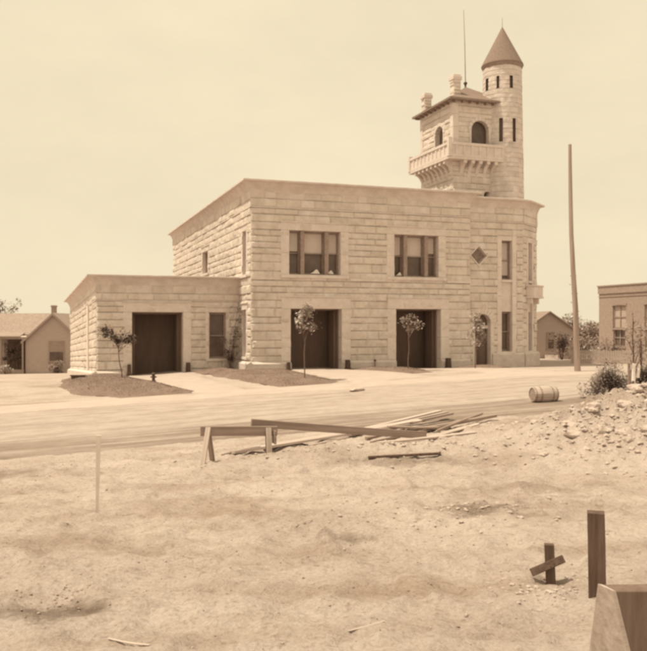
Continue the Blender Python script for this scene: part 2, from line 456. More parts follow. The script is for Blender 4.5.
def frame_ring(bm, s0, s1, z0, z1, w, d0, d1):
    box(bm, s0, s0 + w, d0, d1, z0, z1); box(bm, s1 - w, s1, d0, d1, z0, z1)
    box(bm, s0 + w, s1 - w, d0, d1, z1 - w, z1); box(bm, s0 + w, s1 - w, d0, d1, z0, z0 + w)

def surround(name, o, ang, s0, s1, z0, z1, wl, wt, sill=0, proud=.07, depth=.6, parent=None, ears=False, joints=()):
    """dressed stone jambs, lintel and sill with reveals"""
    bm = nb()
    jz = [z0] + [z for z in joints if z0 < z < z1] + [z1]
    for a, b in zip(jz, jz[1:]):
        box(bm, s0 - wl, s0, -depth, proud, a + .006, b - .006); box(bm, s1, s1 + wl, -depth, proud, a + .006, b - .006)
    box(bm, s0 - wl, s1 + wl, -depth, proud + .012, z1, z1 + wt)
    box(bm, s0 - wl - .04, s1 + wl + .04, -.02, proud + .07, z1 + wt, z1 + wt + .07)
    if sill: box(bm, s0 - wl, s1 + wl, -depth, proud + .08, z0 - sill, z0)
    place(bm, o, ang)
    bmesh.ops.bevel(bm, geom=bm.edges[:], offset=.012, segments=1, affect='EDGES')
    return link(name, bm, 'smooth', parent)

def sash_window(o, ang, s0, s1, z0, z1, lights, parent, depth=.55, blind=.48, frame=.09, mull=.24, cloth=(), name='window', mdeep=.0):
    """a window part: frame, sashes, glass pane, blind"""
    bm = nb(); frame_ring(bm, s0, s1, z0, z1, frame, -depth - .05, -depth + .10)
    zm = z0 + (z1 - z0) * .5
    xs_ = []; a = s0
    W = s1 - s0 - mull * (len(lights) - 1); t = sum(lights)
    for i, l in enumerate(lights):
        b = a + W * l / t; xs_.append((a, b))
        if i < len(lights) - 1: box(bm, b, b + mull, -depth - .03, -depth + .16 + mdeep, z0 + .002, z1 - .002)
        a = b + mull
    place(bm, o, ang); w = link(name, bm, 'wood_frame', parent)
    bm = nb(); box(bm, s0 + .02, s1 - .02, -depth - .09, -depth - .07, z0 + .02, z1 - .02); place(bm, o, ang)
    link('pane', bm, 'glass', w)
    for i, (a, b) in enumerate(xs_):
        bm = nb(); frame_ring(bm, a + (.06 if i == 0 else .0), b - (.06 if i == len(xs_) - 1 else .0), zm - .04, z1 - .07, .06, -depth - .04, -depth + .03)
        frame_ring(bm, a + (.06 if i == 0 else .0), b - (.06 if i == len(xs_) - 1 else .0), z0 + .07, zm + .03, .06, -depth - .06, -depth - .045)
        place(bm, o, ang); link('sash', bm, 'wood_frame', w)
        if blind:
            bb = blind[i] if isinstance(blind, (list, tuple)) else blind
            bm = nb(); box(bm, a + .08, b - .08, -depth - .068, -depth - .045, z1 - (z1 - z0) * bb, z1 - .09); place(bm, o, ang)
            link('blind', bm, 'blind', w)
    for (c, ww, hh) in cloth:
        bm = nb()
        pts = [(c - ww / 2, 0), (c + ww / 2, 0), (c + ww * .22, hh), (c + ww * .08, hh * .95), (c - ww * .2, hh * .35)]
        A = [bm.verts.new((x, -depth + .13, z0 + .1 + z)) for x, z in pts]; B = [bm.verts.new((x + .01, -depth + .17, z0 + .1 + z * .96)) for x, z in pts]
        bm.faces.new(B); bm.faces.new(A[::-1])
        for k in range(5): bm.faces.new((A[k], A[(k + 1) % 5], B[(k + 1) % 5], B[k]))
        place(bm, o, ang); link('curtain', bm, 'cloth', w)
    return w

def plank_door(o, ang, s0, s1, z0, z1, parent, depth=.62, leaves=2):
    bm = nb(); frame_ring(bm, s0, s1, z0 - .2, z1, .10, -depth - .06, -depth + .08); place(bm, o, ang)
    d = link('door', bm, 'door_and_dark', parent)
    w = .16       # the leaves stand folded back against the inner jambs
    for a_, b_ in ((s0 + .1, s0 + .1 + w), (s1 - .1 - w, s1 - .1)):
        bm = nb()
        for q in range(3): box(bm, a_ + w * q / 3 + .004, a_ + w * (q + 1) / 3 - .004, -depth - 1.1, -depth - .08, z0 + .02, z1 - .12)
        place(bm, o, ang); link('door_leaf', bm, 'door_and_dark', d)
    bm = nb(); box(bm, s0 - .6, s1 + .6, -2.3, -depth - .07, z0 - .3, z0 + .01); place(bm, o, ang); link('bay_floor', bm, 'door_and_dark', parent)  # dark floor sheet, coloured for the darkness inside the bay
    return d

# ---- main block
D1 = (2.42, 5.68); D2 = (9.3, 12.42)
W1 = (2.33, 5.60); W2 = (9.18, 12.25)
WZ = (5.70, 8.36); DZ = 3.66
MT = 9.62          # line under the frieze
front_open = [(D1[0], D1[1], -.8, DZ), (D2[0], D2[1], -.8, DZ + .03), (W1[0], W1[1], *WZ), (W2[0], W2[1], *WZ)]
bm = nb()
rock_wall(bm, (0, 0), 0, 14.54, -.8, MT, front_open, seed=11)
rock_wall(bm, (-.06, -.06), 0, 14.60, MT + .06, 10.60, seed=12, ch=.46, amp=.035)
link('front_wall', bm, 'stone', S)
# left side wall (travel from the back to the front corner so that the outside is to the right)
bm = nb()
LV = 30.0
def sv(v): return LV - v     # distance along the wall from the back corner
side_open = [(sv(1.95), sv(1.0), 5.70, 8.36), (sv(1.95), sv(1.0), .75, 3.6), (sv(15.2), sv(13.0), 6.55, 8.2)]
rock_wall(bm, (0, LV), -math.pi / 2, LV, -.8, MT, side_open, seed=13, step=.14)
rock_wall(bm, (-.06, LV), -math.pi / 2, LV + .06, MT + .06, 10.60, seed=14, step=.2, amp=.035)
link('side_wall', bm, 'stone', S)
# bay at the right end: flat face, chamfer, then the hidden east side
BR = .32; BU = 18.7; CL = 2.75; CA = R(38)
c1 = (BU + CL * math.cos(CA), BR + CL * math.sin(CA))
BT = 9.45
ARCH = (15.12, 16.22, -.8, 2.85)   # springing height; top at +r
bay_open = [(BWu[0] - 14.54, BWu[1] - 14.54, a, b) for BWu, a, b in (((17.0, 17.75), 5.42, 7.95), ((17.15, 17.85), .95, 3.45))]
def bay_cut(s, z):
    u = s + 14.54; r = (ARCH[1] - ARCH[0]) / 2 + .05; c = (ARCH[0] + ARCH[1]) / 2
    if ARCH[0] - .05 < u < ARCH[1] + .05 and z < ARCH[3]: return True
    if z >= ARCH[3] and math.hypot(u - c, z - ARCH[3]) < r: return True
    return abs(u - 15.34) + abs(z - 7.22) < .66
bm = nb()
PZ = (.0, 9.0)
flat_open = [(16.72 - 14.54, 18.18 - 14.54, .8, 8.6)]
rock_wall(bm, (14.54, BR), 0, BU - 14.54, -.8, BT, flat_open, seed=15, cv=bay_cut, step=.07)
rock_wall(bm, (BU, BR), CA, CL, -.8, BT, [(.62, 2.02, .8, 8.6)], seed=16, step=.09)
rock_wall(bm, (14.54, BR - .06), 0, BU - 14.54 + .0, BT + .06, 10.42, seed=17, amp=.03, step=.1)
rock_wall(bm, (BU + .02, BR - .06), CA, CL, BT + .06, 10.42, seed=18, amp=.03, step=.1)
link('bay_wall', bm, 'stone', S)
bm = nb()     # rear and hidden masses: east side, back, step between main face and bay
rock_wall(bm, c1, math.pi / 2, LV - c1[1], -.8, 10.5, seed=19, step=.4)
rock_wall(bm, (c1[0], LV), math.pi, c1[0], -.8, 10.5, seed=20, step=.4)
rock_wall(bm, (14.54, 0), math.pi / 2, BR + .1, -.8, 10.6, seed=21, step=.1)
link('rear_wall', bm, 'stone', S)
# inner core so that light cannot leak, set behind the openings; interior darkness is put into its colour
bm = nb(); 
vs = [(.85, 2.4), (13.9, 2.4), (14.2, 1.3), (BU - .2, BR + 1.0), (c1[0] - .9, c1[1] + .5), (c1[0] - .9, LV - .9), (.85, LV - .9)]
A = [bm.verts.new((x, y, -.8)) for x, y in vs]; B = [bm.verts.new((x, y, 10.4)) for x, y in vs]
n_ = len(vs)
for i in range(n_): bm.faces.new((A[i], A[(i + 1) % n_], B[(i + 1) % n_], B[i]))
box(bm, .12, 14.3, .25, 2.4, 4.4, 4.6); box(bm, 1.2, 14.3, .30, .34, 4.6, 5.4)
link('inner_wall', bm, 'door_and_dark', S)
bm = nb(); vs = [(.0, .0), (14.5, .0), (14.6, BR), (BU, BR), c1, (c1[0], LV), (0, LV)]
bm.faces.new([bm.verts.new((x, y, 10.35)) for x, y in vs]); link('roof_deck', bm, 'slate', S)
bm = nb()
cornice(bm, [(0, LV), (0, 0), (14.54, 0), (14.54, 1.0)], 11.22, p=.56, hc=.85)
link('cornice', bm, 'ledge', S)
bm = nb()
mid = (BU + .0, BR)
rd = .5
path = [(14.60, BR)]
for k in range(6):
    t = k / 5; a = CA * t
    P0 = Vector((BU - rd, BR)); P1 = Vector((BU, BR)); P2 = Vector((BU + rd * math.cos(CA), BR + rd * math.sin(CA)))
    q = P0 * (1 - t) ** 2 + P1 * 2 * t * (1 - t) + P2 * t * t; path.append((q.x, q.y))
path += [c1, (c1[0], LV)]
cornice(bm, path, 11.0, p=.5, hc=.8)
link('cornice', bm, 'ledge', S)
# string courses and base
bm = nb()
def band(s0, s1, z0, z1, d, o=(0, 0), ang=0, par=None):
    bm = nb(); box(bm, s0, s1, -.05, d, z0, z1); place(bm, o, ang); link('string_course', bm, 'smooth', par or S)
band(-.08, 14.54 + .08, MT, MT + .06, .10)
band(0, LV + .08, MT, MT + .06, .09, (0, LV), -math.pi / 2)
band(.02, BU - 14.54, BT, BT + .06, .09, (14.54, BR)); band(.02, CL, BT, BT + .06, .088, (BU, BR), CA)
for a, b in ((.0, W1[0] - .62), (W1[1] + .62, W2[0] - .62), (W2[1] + .62, 14.54)): band(a, b, 5.38, 5.52, .10)
bm.free(); bm = nb()
def basecourse(s0, s1, o, ang, zt=.50, d=.34, zb=-.9, par=None):
    bm = nb()
    vs = box(bm, s0, s1, -.05, d, zb, zt - .12)
    place(bm, o, ang, vs)
    n0 = [bm.verts.new(p) for p in ((s0, d, zt - .12), (s1, d, zt - .12), (s1, .08, zt), (s0, .08, zt))]
    bm.faces.new(n0[::-1]); e0 = [bm.verts.new(p) for p in ((s0, d, zt - .12), (s0, .08, zt), (s0, -.05, zt - .12))]; bm.faces.new(e0)
    e1 = [bm.verts.new(p) for p in ((s1, d, zt - .12), (s1, -.05, zt - .12), (s1, .08, zt))]; bm.faces.new(e1)
    place(bm, o, ang, n0 + e0 + e1)
    link('base_course', bm, 'ledge', par or S)
basecourse(-.34, D1[0] - .02, (0, 0), 0); basecourse(D1[1] + .02, D2[0] - .02, (0, 0), 0, d=.2); basecourse(D2[1] + .02, 14.52, (0, 0), 0, d=.2)
basecourse(LV - 2.9, LV + .335, (0, LV), -math.pi / 2, zb=-1.2)
basecourse(ARCH[1] + .1 - 14.54, BU - 14.54, (14.54, BR), 0, zt=.86, d=.2); basecourse(0, CL + .1, (BU, BR), CA, zt=.858, d=.22)
bm.free()
# surrounds, doors and windows of the front
surround('door_surround', (0, 0), 0, D1[0], D1[1], -.6, DZ, .58, .68, parent=S, joints=(.52, 1.9), depth=.68)
surround('door_surround', (0, 0), 0, D2[0], D2[1], -.6, DZ + .03, .58, .68, parent=S, joints=(.52, 1.9), depth=.68)
plank_door((0, 0), 0, D1[0], D1[1], -.05, DZ, S); plank_door((0, 0), 0, D2[0], D2[1], -.09, DZ + .03, S)
surround('window_surround', (0, 0), 0, W1[0], W1[1], WZ[0], WZ[1], .52, .45, sill=.2, parent=S, joints=(7.0,))
surround('window_surround', (0, 0), 0, W2[0], W2[1], WZ[0], WZ[1], .52, .45, sill=.2, parent=S, joints=(7.0,))
sash_window((0, 0), 0, W1[0], W1[1], WZ[0], WZ[1], (1, 1.75, 1), S, depth=.40, blind=(.46, .50, .50), cloth=((4.05, .62, .26), (5.0, .5, .22)), mdeep=.2)
sash_window((0, 0), 0, W2[0], W2[1], WZ[0], WZ[1], (1, 1.75, 1), S, depth=.40, blind=(.48, .50, .42), cloth=((9.62, .4, .2),), mdeep=.2)
# side windows
for a, b, z0, z1 in side_open:
    big = b - a > 1.5
    surround('window_surround', (0, LV), -math.pi / 2, a, b, z0, z1, .30, .36, sill=.16, parent=S, depth=.4, proud=.06)
    sash_window((0, LV), -math.pi / 2, a, b, z0, z1, (1, 1) if big else (1,), S, depth=.30, blind=.86 if big else .3, mull=.12)
# bay windows: tall dressed frame with two stacked windows and a panel
def bay_stack(o, ang, a, b, s0, s1, dp):
    bm = nb()
    for s_, e_ in ((a, s0), (s1, b)): 
        for z0_, z1_ in ((.8, 2.7), (2.7, 4.6), (4.6, 6.5), (6.5, 8.6)): box(bm, s_, e_, -dp, .07, z0_ + .006, z1_ - .006)
    box(bm, s0, s1, -dp, .05, 8.27, 8.6); box(bm, s0, s1, -dp, .10, 5.52, 5.68)
    box(bm, s0, s1, -dp, -.08, 3.57, 5.52); box(bm, s0, s1, -dp, .10, .8, .93)
    place(bm, o, ang); bmesh.ops.bevel(bm, geom=bm.edges[:], offset=.01, segments=1, affect='EDGES')
    link('window_surround', bm, 'smooth', S)
    sash_window(o, ang, s0, s1, 5.68, 8.27, (1,), S, depth=.34, blind=.88, frame=.06)
    sash_window(o, ang, s0, s1, .93, 3.57, (1,), S, depth=.34, blind=0, frame=.06)
bay_stack((14.54, BR), 0, 16.72 - 14.54, 18.18 - 14.54, 17.05 - 14.54, 17.85 - 14.54, .5)
bay_stack((BU, BR), CA, .62, 2.02, .92, 1.72, .5)
# stone balconette under the chamfer window
bm = nb()
box(bm, .45, 2.3, .06, .62, 4.62, 5.28); box(bm, .38, 2.37, .05, .68, 5.28, 5.38); box(bm, .38, 2.37, .05, .66, 4.5, 4.62)
for s_ in (.6, 1.9): box(bm, s_, s_ + .22, .05, .42, 4.12, 4.5); 
place(bm, (BU, BR), CA); bmesh.ops.bevel(bm, geom=bm.edges[:], offset=.015, segments=1, affect='EDGES'); link('balconette', bm, 'smooth', S)
# arched doorway with radial voussoirs
def arch_trim(o, ang, s0, s1, z0, zs, w, n, parent, proud=.07, depth=.45, jambs=True, name='arch_surround'):
    bm = nb(); c = (s0 + s1) / 2; r = (s1 - s0) / 2
    for k in range(n):
        a0 = math.pi * k / n + .012 / r; a1 = math.pi * (k + 1) / n - .012 / r
        P = []
        for a in (a0, (a0 + a1) / 2, a1):
            P.append([(c + q * math.cos(a), zs + q * math.sin(a)) for q in (r, r + w)])
        for d in ((-depth, proud + random.uniform(-.01, .015)),):
            lo = [[bm.verts.new((x, d[0], z)) for x, z in p] for p in P]; hi = [[bm.verts.new((x, d[1], z)) for x, z in p] for p in P]
            for i in range(2):
                bm.faces.new((hi[i][0], hi[i + 1][0], hi[i + 1][1], hi[i][1]))
                bm.faces.new((lo[i][0], hi[i][0], hi[i + 1][0], lo[i + 1][0])[::-1]); bm.faces.new((lo[i][1], lo[i + 1][1], hi[i + 1][1], hi[i][1])[::-1])
            bm.faces.new((lo[0][0], lo[0][1], hi[0][1], hi[0][0])); bm.faces.new((lo[2][0], hi[2][0], hi[2][1], lo[2][1]))
    if jambs:
        box(bm, s0 - w * .6, s0, -depth, proud, z0, zs); box(bm, s1, s1 + w * .6, -depth, proud, z0, zs)
    place(bm, o, ang); bmesh.ops.recalc_face_normals(bm, faces=bm.faces[:])
    return link(name, bm, 'smooth', parent)
arch_trim((14.54, BR), 0, ARCH[0] - 14.54, ARCH[1] - 14.54, -.8, ARCH[3], .42, 11, S)
def flat_poly(pts, d0, d1, o, ang, m, name, parent):
    bm = nb(); A = [bm.verts.new((s, d0, z)) for s, z in pts]; B = [bm.verts.new((s, d1, z)) for s, z in pts]
    bm.faces.new(A); bm.faces.new(B[::-1]); n = len(pts)
    for i in range(n): bm.faces.new((A[i], B[i], B[(i + 1) % n], A[(i + 1) % n]))
    place(bm, o, ang); bmesh.ops.recalc_face_normals(bm, faces=bm.faces[:]); return link(name, bm, m, parent)
dd = flat_poly(arch_poly(ARCH[0] - 14.54 - .02, ARCH[1] - 14.54 + .02, -.3, ARCH[3]), -.42, -.47, (14.54, BR), 0, 'door_and_dark', 'door', S)
bm = nb(); a, b = ARCH[0] - 14.54, ARCH[1] - 14.54
box(bm, a, b, -.42, -.30, 2.46, 2.66); place(bm, (14.54, BR), 0); link('transom_bar', bm, 'smooth', dd)
bm = nb(); frame_ring(bm, a + .02, (a + b) / 2 - .01, -.15, 2.44, .09, -.42, -.37); frame_ring(bm, (a + b) / 2 + .01, b - .02, -.15, 2.44, .09, -.42, -.37); place(bm, (14.54, BR), 0); link('door_leaf', bm, 'door_and_dark', dd)
# diamond window
def diamond(c, z, r, w, parent, o, ang):
    bm = nb()
    pts = lambda q: [(c, z - q), (c + q, z), (c, z + q), (c - q, z)]
    I, O = pts(r), pts(r + w)
    for k in range(4):
        j = (k + 1) % 4
        quad = [I[k], O[k], O[j], I[j]]
        A = [bm.verts.new((s, .09, zz)) for s, zz in quad]; B = [bm.verts.new((s, -.35, zz)) for s, zz in quad]
        bm.faces.new(A); 
        for q in range(4): bm.faces.new((A[q], B[q], B[(q + 1) % 4], A[(q + 1) % 4]))
    place(bm, o, ang); bmesh.ops.recalc_face_normals(bm, faces=bm.faces[:])
    w_ = link('diamond_window', bm, 'smooth', parent)
    flat_poly(pts(r + .02), -.26, -.30, o, ang, mat('leaded_glass', .36, var=.3, scale=5, rough=.4), 'pane', w_)
    bm = nb()
    for k in range(-3, 4):
        t = k * r / 4
        for sg in (1, -1):
            a_ = Vector((c + t - (r - abs(t)) * 0, z)); L_ = (r - abs(t)) 
        L2 = r * .72
        for sg in (1, -1):
            d_ = Vector((1, sg)).normalized(); nrm = Vector((-sg, 1)).normalized() * (k * r * .17)
            p0 = Vector((c, z)) + nrm - d_ * L2; p1 = Vector((c, z)) + nrm + d_ * L2
            cyl(bm, (p0.x, -.25, p0.y), (p1.x, -.25, p1.y), .008, n=4)
    place(bm, o, ang); link('lattice', bm, 'iron', w_)
diamond(15.34 - 14.54, 7.22, .60, .10, S, (14.54, BR), 0)

# ---- low side wing (annex)
AN = 8.6; AV = 2.84; AD = 22.0
AW = empty('side_wing', (0, 0, 0)); AW.parent = S
Ad = (-6.58, -3.54); Aw = (-1.95, -.88)
bm = nb()
rock_wall(bm, (-AN, AV), 0, AN, -1.2, 4.12, [(Ad[0] + AN, Ad[1] + AN, -1.2, 3.46), (Aw[0] + AN, Aw[1] + AN, .62, 3.46)], seed=31, ch=.44)
rock_wall(bm, (-AN - .05, AV - .05), 0, AN + .05, 4.17, 5.08, seed=32, amp=.03, ch=.44)
rock_wall(bm, (-AN, AV + AD), -math.pi / 2, AD, -3.6, 4.12, seed=33, ch=.44, step=.22)
rock_wall(bm, (-AN - .05, AV + AD), -math.pi / 2, AD + .05, 4.17, 5.08, seed=34, amp=.03, ch=.44, step=.3)
rock_wall(bm, (0, AV + AD), math.pi, AN, -3.6, 5.08, seed=35, ch=.44, step=.5)
link('wall', bm, 'stone', AW)
bm = nb(); bm.faces.new([bm.verts.new(p) for p in ((-AN, AV, 4.9), (0, AV, 4.9), (0, AV + AD, 4.9), (-AN, AV + AD, 4.9))])
link('roof_deck', bm, 'slate', AW)
bm = nb(); box(bm, -AN + .8, -.1, AV + 2.5, AV + AD - .5, -3, 4.8); link('inner_wall', bm, 'door_and_dark', AW)  # dark core, wing's interior darkness painted in its colour
bm = nb(); cornice(bm, [(-AN, AV + AD), (-AN, AV), (-.02, AV)], 5.64, p=.55, hc=.7, lip=.11); link('cornice', bm, 'ledge', AW)
band(-.07, AN - .02, 4.12, 4.17, .08, (-AN, AV), par=AW); band(0, AD + .07, 4.12, 4.17, .078, (-AN, AV + AD), -math.pi / 2, par=AW)
bm = nb()
basecourse(-.3, Ad[0] + AN - .02, (-AN, AV), 0, zt=-.02, d=.3, zb=-1.5, par=AW); basecourse(Ad[1] + AN + .02, AN - .1, (-AN, AV), 0, zt=-.02, d=.16, zb=-1.5, par=AW)
basecourse(0, AD + .295, (-AN, AV + AD), -math.pi / 2, zt=-.021, d=.28, zb=-1.6, par=AW)
box(bm, -AN - .14, -AN + .1, AV + 4.3, AV + 5.3, -1.0, 4.1)
link('pilaster', bm, 'smooth', AW)
surround('door_surround', (-AN, AV), 0, Ad[0] + AN, Ad[1] + AN, -.9, 3.46, .5, .58, parent=AW, joints=(.4, 1.9), depth=.68)
plank_door((-AN, AV), 0, Ad[0] + AN, Ad[1] + AN, -.3, 3.46, AW)
surround('window_surround', (-AN, AV), 0, Aw[0] + AN, Aw[1] + AN, .62, 3.46, .2, .3, sill=.16, parent=AW, depth=.4, proud=.06)
sash_window((-AN, AV), 0, Aw[0] + AN, Aw[1] + AN, .62, 3.46, (1,), AW, depth=.22, blind=0)
def settle(o_):     # the wing's long side follows the falling lot and splays a little
    if o_.type == 'MESH':
        for v_ in o_.data.vertices:
            q = max(0, v_.co.y - AV); v_.co.z -= .042 * q
            if v_.co.x < -AN * .7: v_.co.x -= .035 * q
    for c_ in o_.children: settle(c_)
settle(AW)

# ---- tower
TU, TV, TW, TD = 16.0, 5.0, 4.6, 5.2
TT = empty('tower', (0, 0, 0)); TT.parent = S
fa = (17.42, 18.84, 14.42, 16.66); la = (6.5, 7.75)   # front arch, left arch (v)
def cut_front(s, z):
    u = s + TU; c = (fa[0] + fa[1]) / 2; r = (fa[1] - fa[0]) / 2 + .04
    if fa[0] - .04 < u < fa[1] + .04 and fa[2] < z < fa[3]: return True
    if z >= fa[3] and math.hypot(u - c, z - fa[3]) < r: return True
    return (abs(u - 18.72) < .33 and 10.9 < z < 12.0) or (z >= 12.0 and math.hypot(u - 18.72, z - 12.0) < .33)
def cut_left(s, z):
    v = TV + TD - s; c = (la[0] + la[1]) / 2; r = (la[1] - la[0]) / 2 + .04
    return (la[0] - .04 < v < la[1] + .04 and fa[2] < z < fa[3]) or (z >= fa[3] and math.hypot(v - c, z - fa[3]) < r)
bm = nb()
rock_wall(bm, (TU, TV), 0, TW, 9.8, 18.75, seed=41, ch=.40, cv=cut_front, step=.07, amp=.04)
rock_wall(bm, (TU, TV + TD), -math.pi / 2, TD, 9.8, 18.75, seed=42, ch=.40, cv=cut_left, step=.07, amp=.04)
rock_wall(bm, (TU + TW, TV), math.pi / 2, TD, 9.8, 18.75, seed=43, ch=.40, step=.3)
rock_wall(bm, (TU + TW, TV + TD), math.pi, TW, 9.8, 18.75, seed=44, ch=.40, step=.3)
link('tower_wall', bm, 'stone', TT)
bm = nb(); box(bm, TU + .7, TU + TW - .2, TV + .7, TV + TD - .2, 9.8, 18.6); link('inner_wall', bm, 'door_and_dark', TT)
def arched_window(o, ang, s0, s1, z0, zs, parent, w=.24):
    t = arch_trim(o, ang, s0, s1, z0, zs, w, 9, parent, proud=.06, depth=.4, name='arched_window')
    flat_poly(arch_poly(s0 - .02, s1 + .02, z0, zs), -.34, -.38, o, ang, 'glass', 'pane', t) if False else None
    p = flat_poly(arch_poly(s0 - .02, s1 + .02, z0, zs), -.34, -.38, o, ang, 'glass', 'pane', parent)
    return t
arched_window((TU, TV), 0, fa[0] - TU, fa[1] - TU, fa[2], fa[3], TT)
arched_window((TU, TV + TD), -math.pi / 2, TV + TD - la[1], TV + TD - la[0], fa[2], fa[3], TT)
arched_window((TU, TV), 0, 18.42 - TU, 19.02 - TU, 10.9, 12.0, TT, w=.16)
# corner piers of the belvedere
for (a, b) in ((TU - .07, TV - .07), (TU - .07, TV + TD - .38)):
    bm = nb()
    for z0_, z1_ in ((15.0, 15.9), (15.9, 16.8), (16.8, 17.7), (17.7, 18.5)): box(bm, a, a + .45, b, b + .45, z0_ + .005, z1_ - .005)
    bmesh.ops.bevel(bm, geom=bm.edges[:], offset=.015, segments=1, affect='EDGES'); link('corner_pier', bm, 'smooth', TT)
# balcony with panelled parapet on curved corbels
P = .72
bm = nb()
box(bm, TU - P, 20.3, TV - P, TV + .1, 14.36, 14.52); box(bm, TU - P, TU + .1, TV + .1, TV + TD + P, 14.36, 14.52); box(bm, TU + .1, TU + TW, TV + TD, TV + TD + P, 14.36, 14.52)
bmesh.ops.bevel(bm, geom=bm.edges[:], offset=.012, segments=1, affect='EDGES')
bal = link('balcony', bm, 'smooth', TT)
bm = nb()
t_ = .14
def rail(x0, y0, x1, y1):
    horizontal = abs(x1 - x0) > abs(y1 - y0)
    def bx(a, b, c0, c1, z0, z1):   # a..b along, c0..c1 across
        if horizontal: box(bm, a, b, y0 + c0, y0 + c1, z0, z1)
        else: box(bm, x0 + c0, x0 + c1, a, b, z0, z1)
    a, b = (x0, x1) if horizontal else (y0, y1)
    bx(a, b, 0, t_, 14.525, 14.70); bx(a, b, -.03, t_ + .03, 15.36, 15.54); bx(a, b, .05, t_ - .04, 14.70, 15.36)
    n = max(2, round((b - a) / .62)); 
    for k in range(n + 1):
        c = a + (b - a) * k / n; bx(max(a, c - .09), min(b, c + .09), .004, t_ - .002, 14.70, 15.36)
rail(TU - P, TV - P, 20.25, TV - P); rail(TU - P, TV - P + t_ + .04, TU - P, TV + TD + P - t_ - .04); rail(TU - P, TV + TD + P - t_, TU + TW, TV + TD + P - t_)
box(bm, TU - P - .05, TU - P + .24, TV - P - .05, TV - P + .24, 14.53, 15.85)
box(bm, TU - P - .05, TU - P + .24, TV + TD + P - .24, TV + TD + P + .05, 14.53, 15.7)
link('parapet', bm, 'smooth', TT)
def corbel(o, ang, s, w=.26, dep=P - .06, h=1.2, z1=14.36):
    bm = nb(); pts = [(0, z1)] + [(dep, z1), (dep, z1 - .22)] + [(dep * (1 - math.sin(k / 6 * math.pi / 2)), z1 - .22 - (h - .22) * (1 - math.cos(k / 6 * math.pi / 2))) for k in range(1, 7)]
    A = [bm.verts.new((s - w / 2, d, z)) for d, z in pts]; B = [bm.verts.new((s + w / 2, d, z)) for d, z in pts]
    fs = [bm.faces.new(A[::-1]), bm.faces.new(B)]; n = len(pts)
    for i in range(n): fs.append(bm.faces.new((A[i], A[(i + 1) % n], B[(i + 1) % n], B[i])))
    place(bm, o, ang, A + B); bmesh.ops.recalc_face_normals(bm, faces=bm.faces[:]); link('corbel', bm, 'smooth', TT)
for k in range(6): corbel((TU, TV), 0, .62 + k * .62)
for k in range(8): corbel((TU, TV + TD), -math.pi / 2, .25 + k * .68)
# tower roof: low hip with wide eaves
bm = nb(); p = .55; z0 = 18.76
x0, x1, y0, y1 = TU - p, TU + TW + .65, TV - p, TV + TD + p
cx_, cy_ = (TU + TW / 2 + .1, TV + TD / 2)
A = [bm.verts.new(q) for q in ((x0, y0, z0), (x1, y0, z0), (x1, y1, z0), (x0, y1, z0))]; ap = bm.verts.new((cx_, cy_, 20.55))
mids = [bm.verts.new((cx_ + (q.co.x - cx_) * .5, cy_ + (q.co.y - cy_) * .5, 19.55)) for q in A]
for i in range(4): bm.faces.new((A[i], A[(i + 1) % 4], mids[(i + 1) % 4], mids[i])); bm.faces.new((mids[i], mids[(i + 1) % 4], ap))
link('tower_roof', bm, 'slate', TT)
bm = nb(); box(bm, x0 + .01, x1 - .01, y0 + .01, y1 - .01, z0 - .12, z0 - .005); 
for k in range(9): box(bm, x0 + .12, TU - .08, y0 + .4 + k * .68, y0 + .52 + k * .68, z0 - .26, z0 - .122)
for k in range(8): box(bm, x0 + .5 + k * .62, x0 + .62 + k * .62, y0 + .12, TV - .08, z0 - .26, z0 - .122)
link('eave', bm, 'roofdark', TT)
bm = nb(); lathe(bm, [(.0, 20.95), (.12, 20.9), (.15, 20.8), (.08, 20.7), (.06, 20.5), (.16, 20.42), (.2, 20.35)], n=14, c=(cx_, cy_)); link('finial', bm, 'iron', TT)
bm = nb(); tube(bm, [(cx_, cy_, 20.8), (cx_ - .05, cy_, 23.5), (cx_ - .15, cy_, 26.3)], [.04, .03, .016], 7); link('flagpole', bm, 'pole', TT)
for (a, b, zt) in ((TU + .62, TV + .85, 20.75), (TU + .28, TV + 4.85, 20.45)):
    bm = nb(); tn = None
    c0 = len(bm.verts)
    rock_wall(bm, (a - .28, b - .28), 0, .56, 18.6, zt - .36, seed=51, amp=.015, ch=.26); rock_wall(bm, (a - .28, b + .28), -math.pi / 2, .56, 18.6, zt - .36, seed=52, amp=.015, ch=.26)
    rock_wall(bm, (a + .28, b - .28), math.pi / 2, .56, 18.6, zt - .36, seed=53, amp=.015, ch=.26); rock_wall(bm, (a + .28, b + .28), math.pi, .56, 18.6, zt - .36, seed=54, amp=.015, ch=.26)
    ch_ = link('chimney', bm, 'stone', TT)
    bm = nb(); box(bm, a - .36, a + .36, b - .36, b + .36, zt - .40, zt - .14); box(bm, a - .3, a + .3, b - .3, b + .3, zt - .14, zt); bmesh.ops.bevel(bm, geom=bm.edges[:], offset=.02, segments=1, affect='EDGES')
    link('chimney_cap', bm, 'smooth', TT)
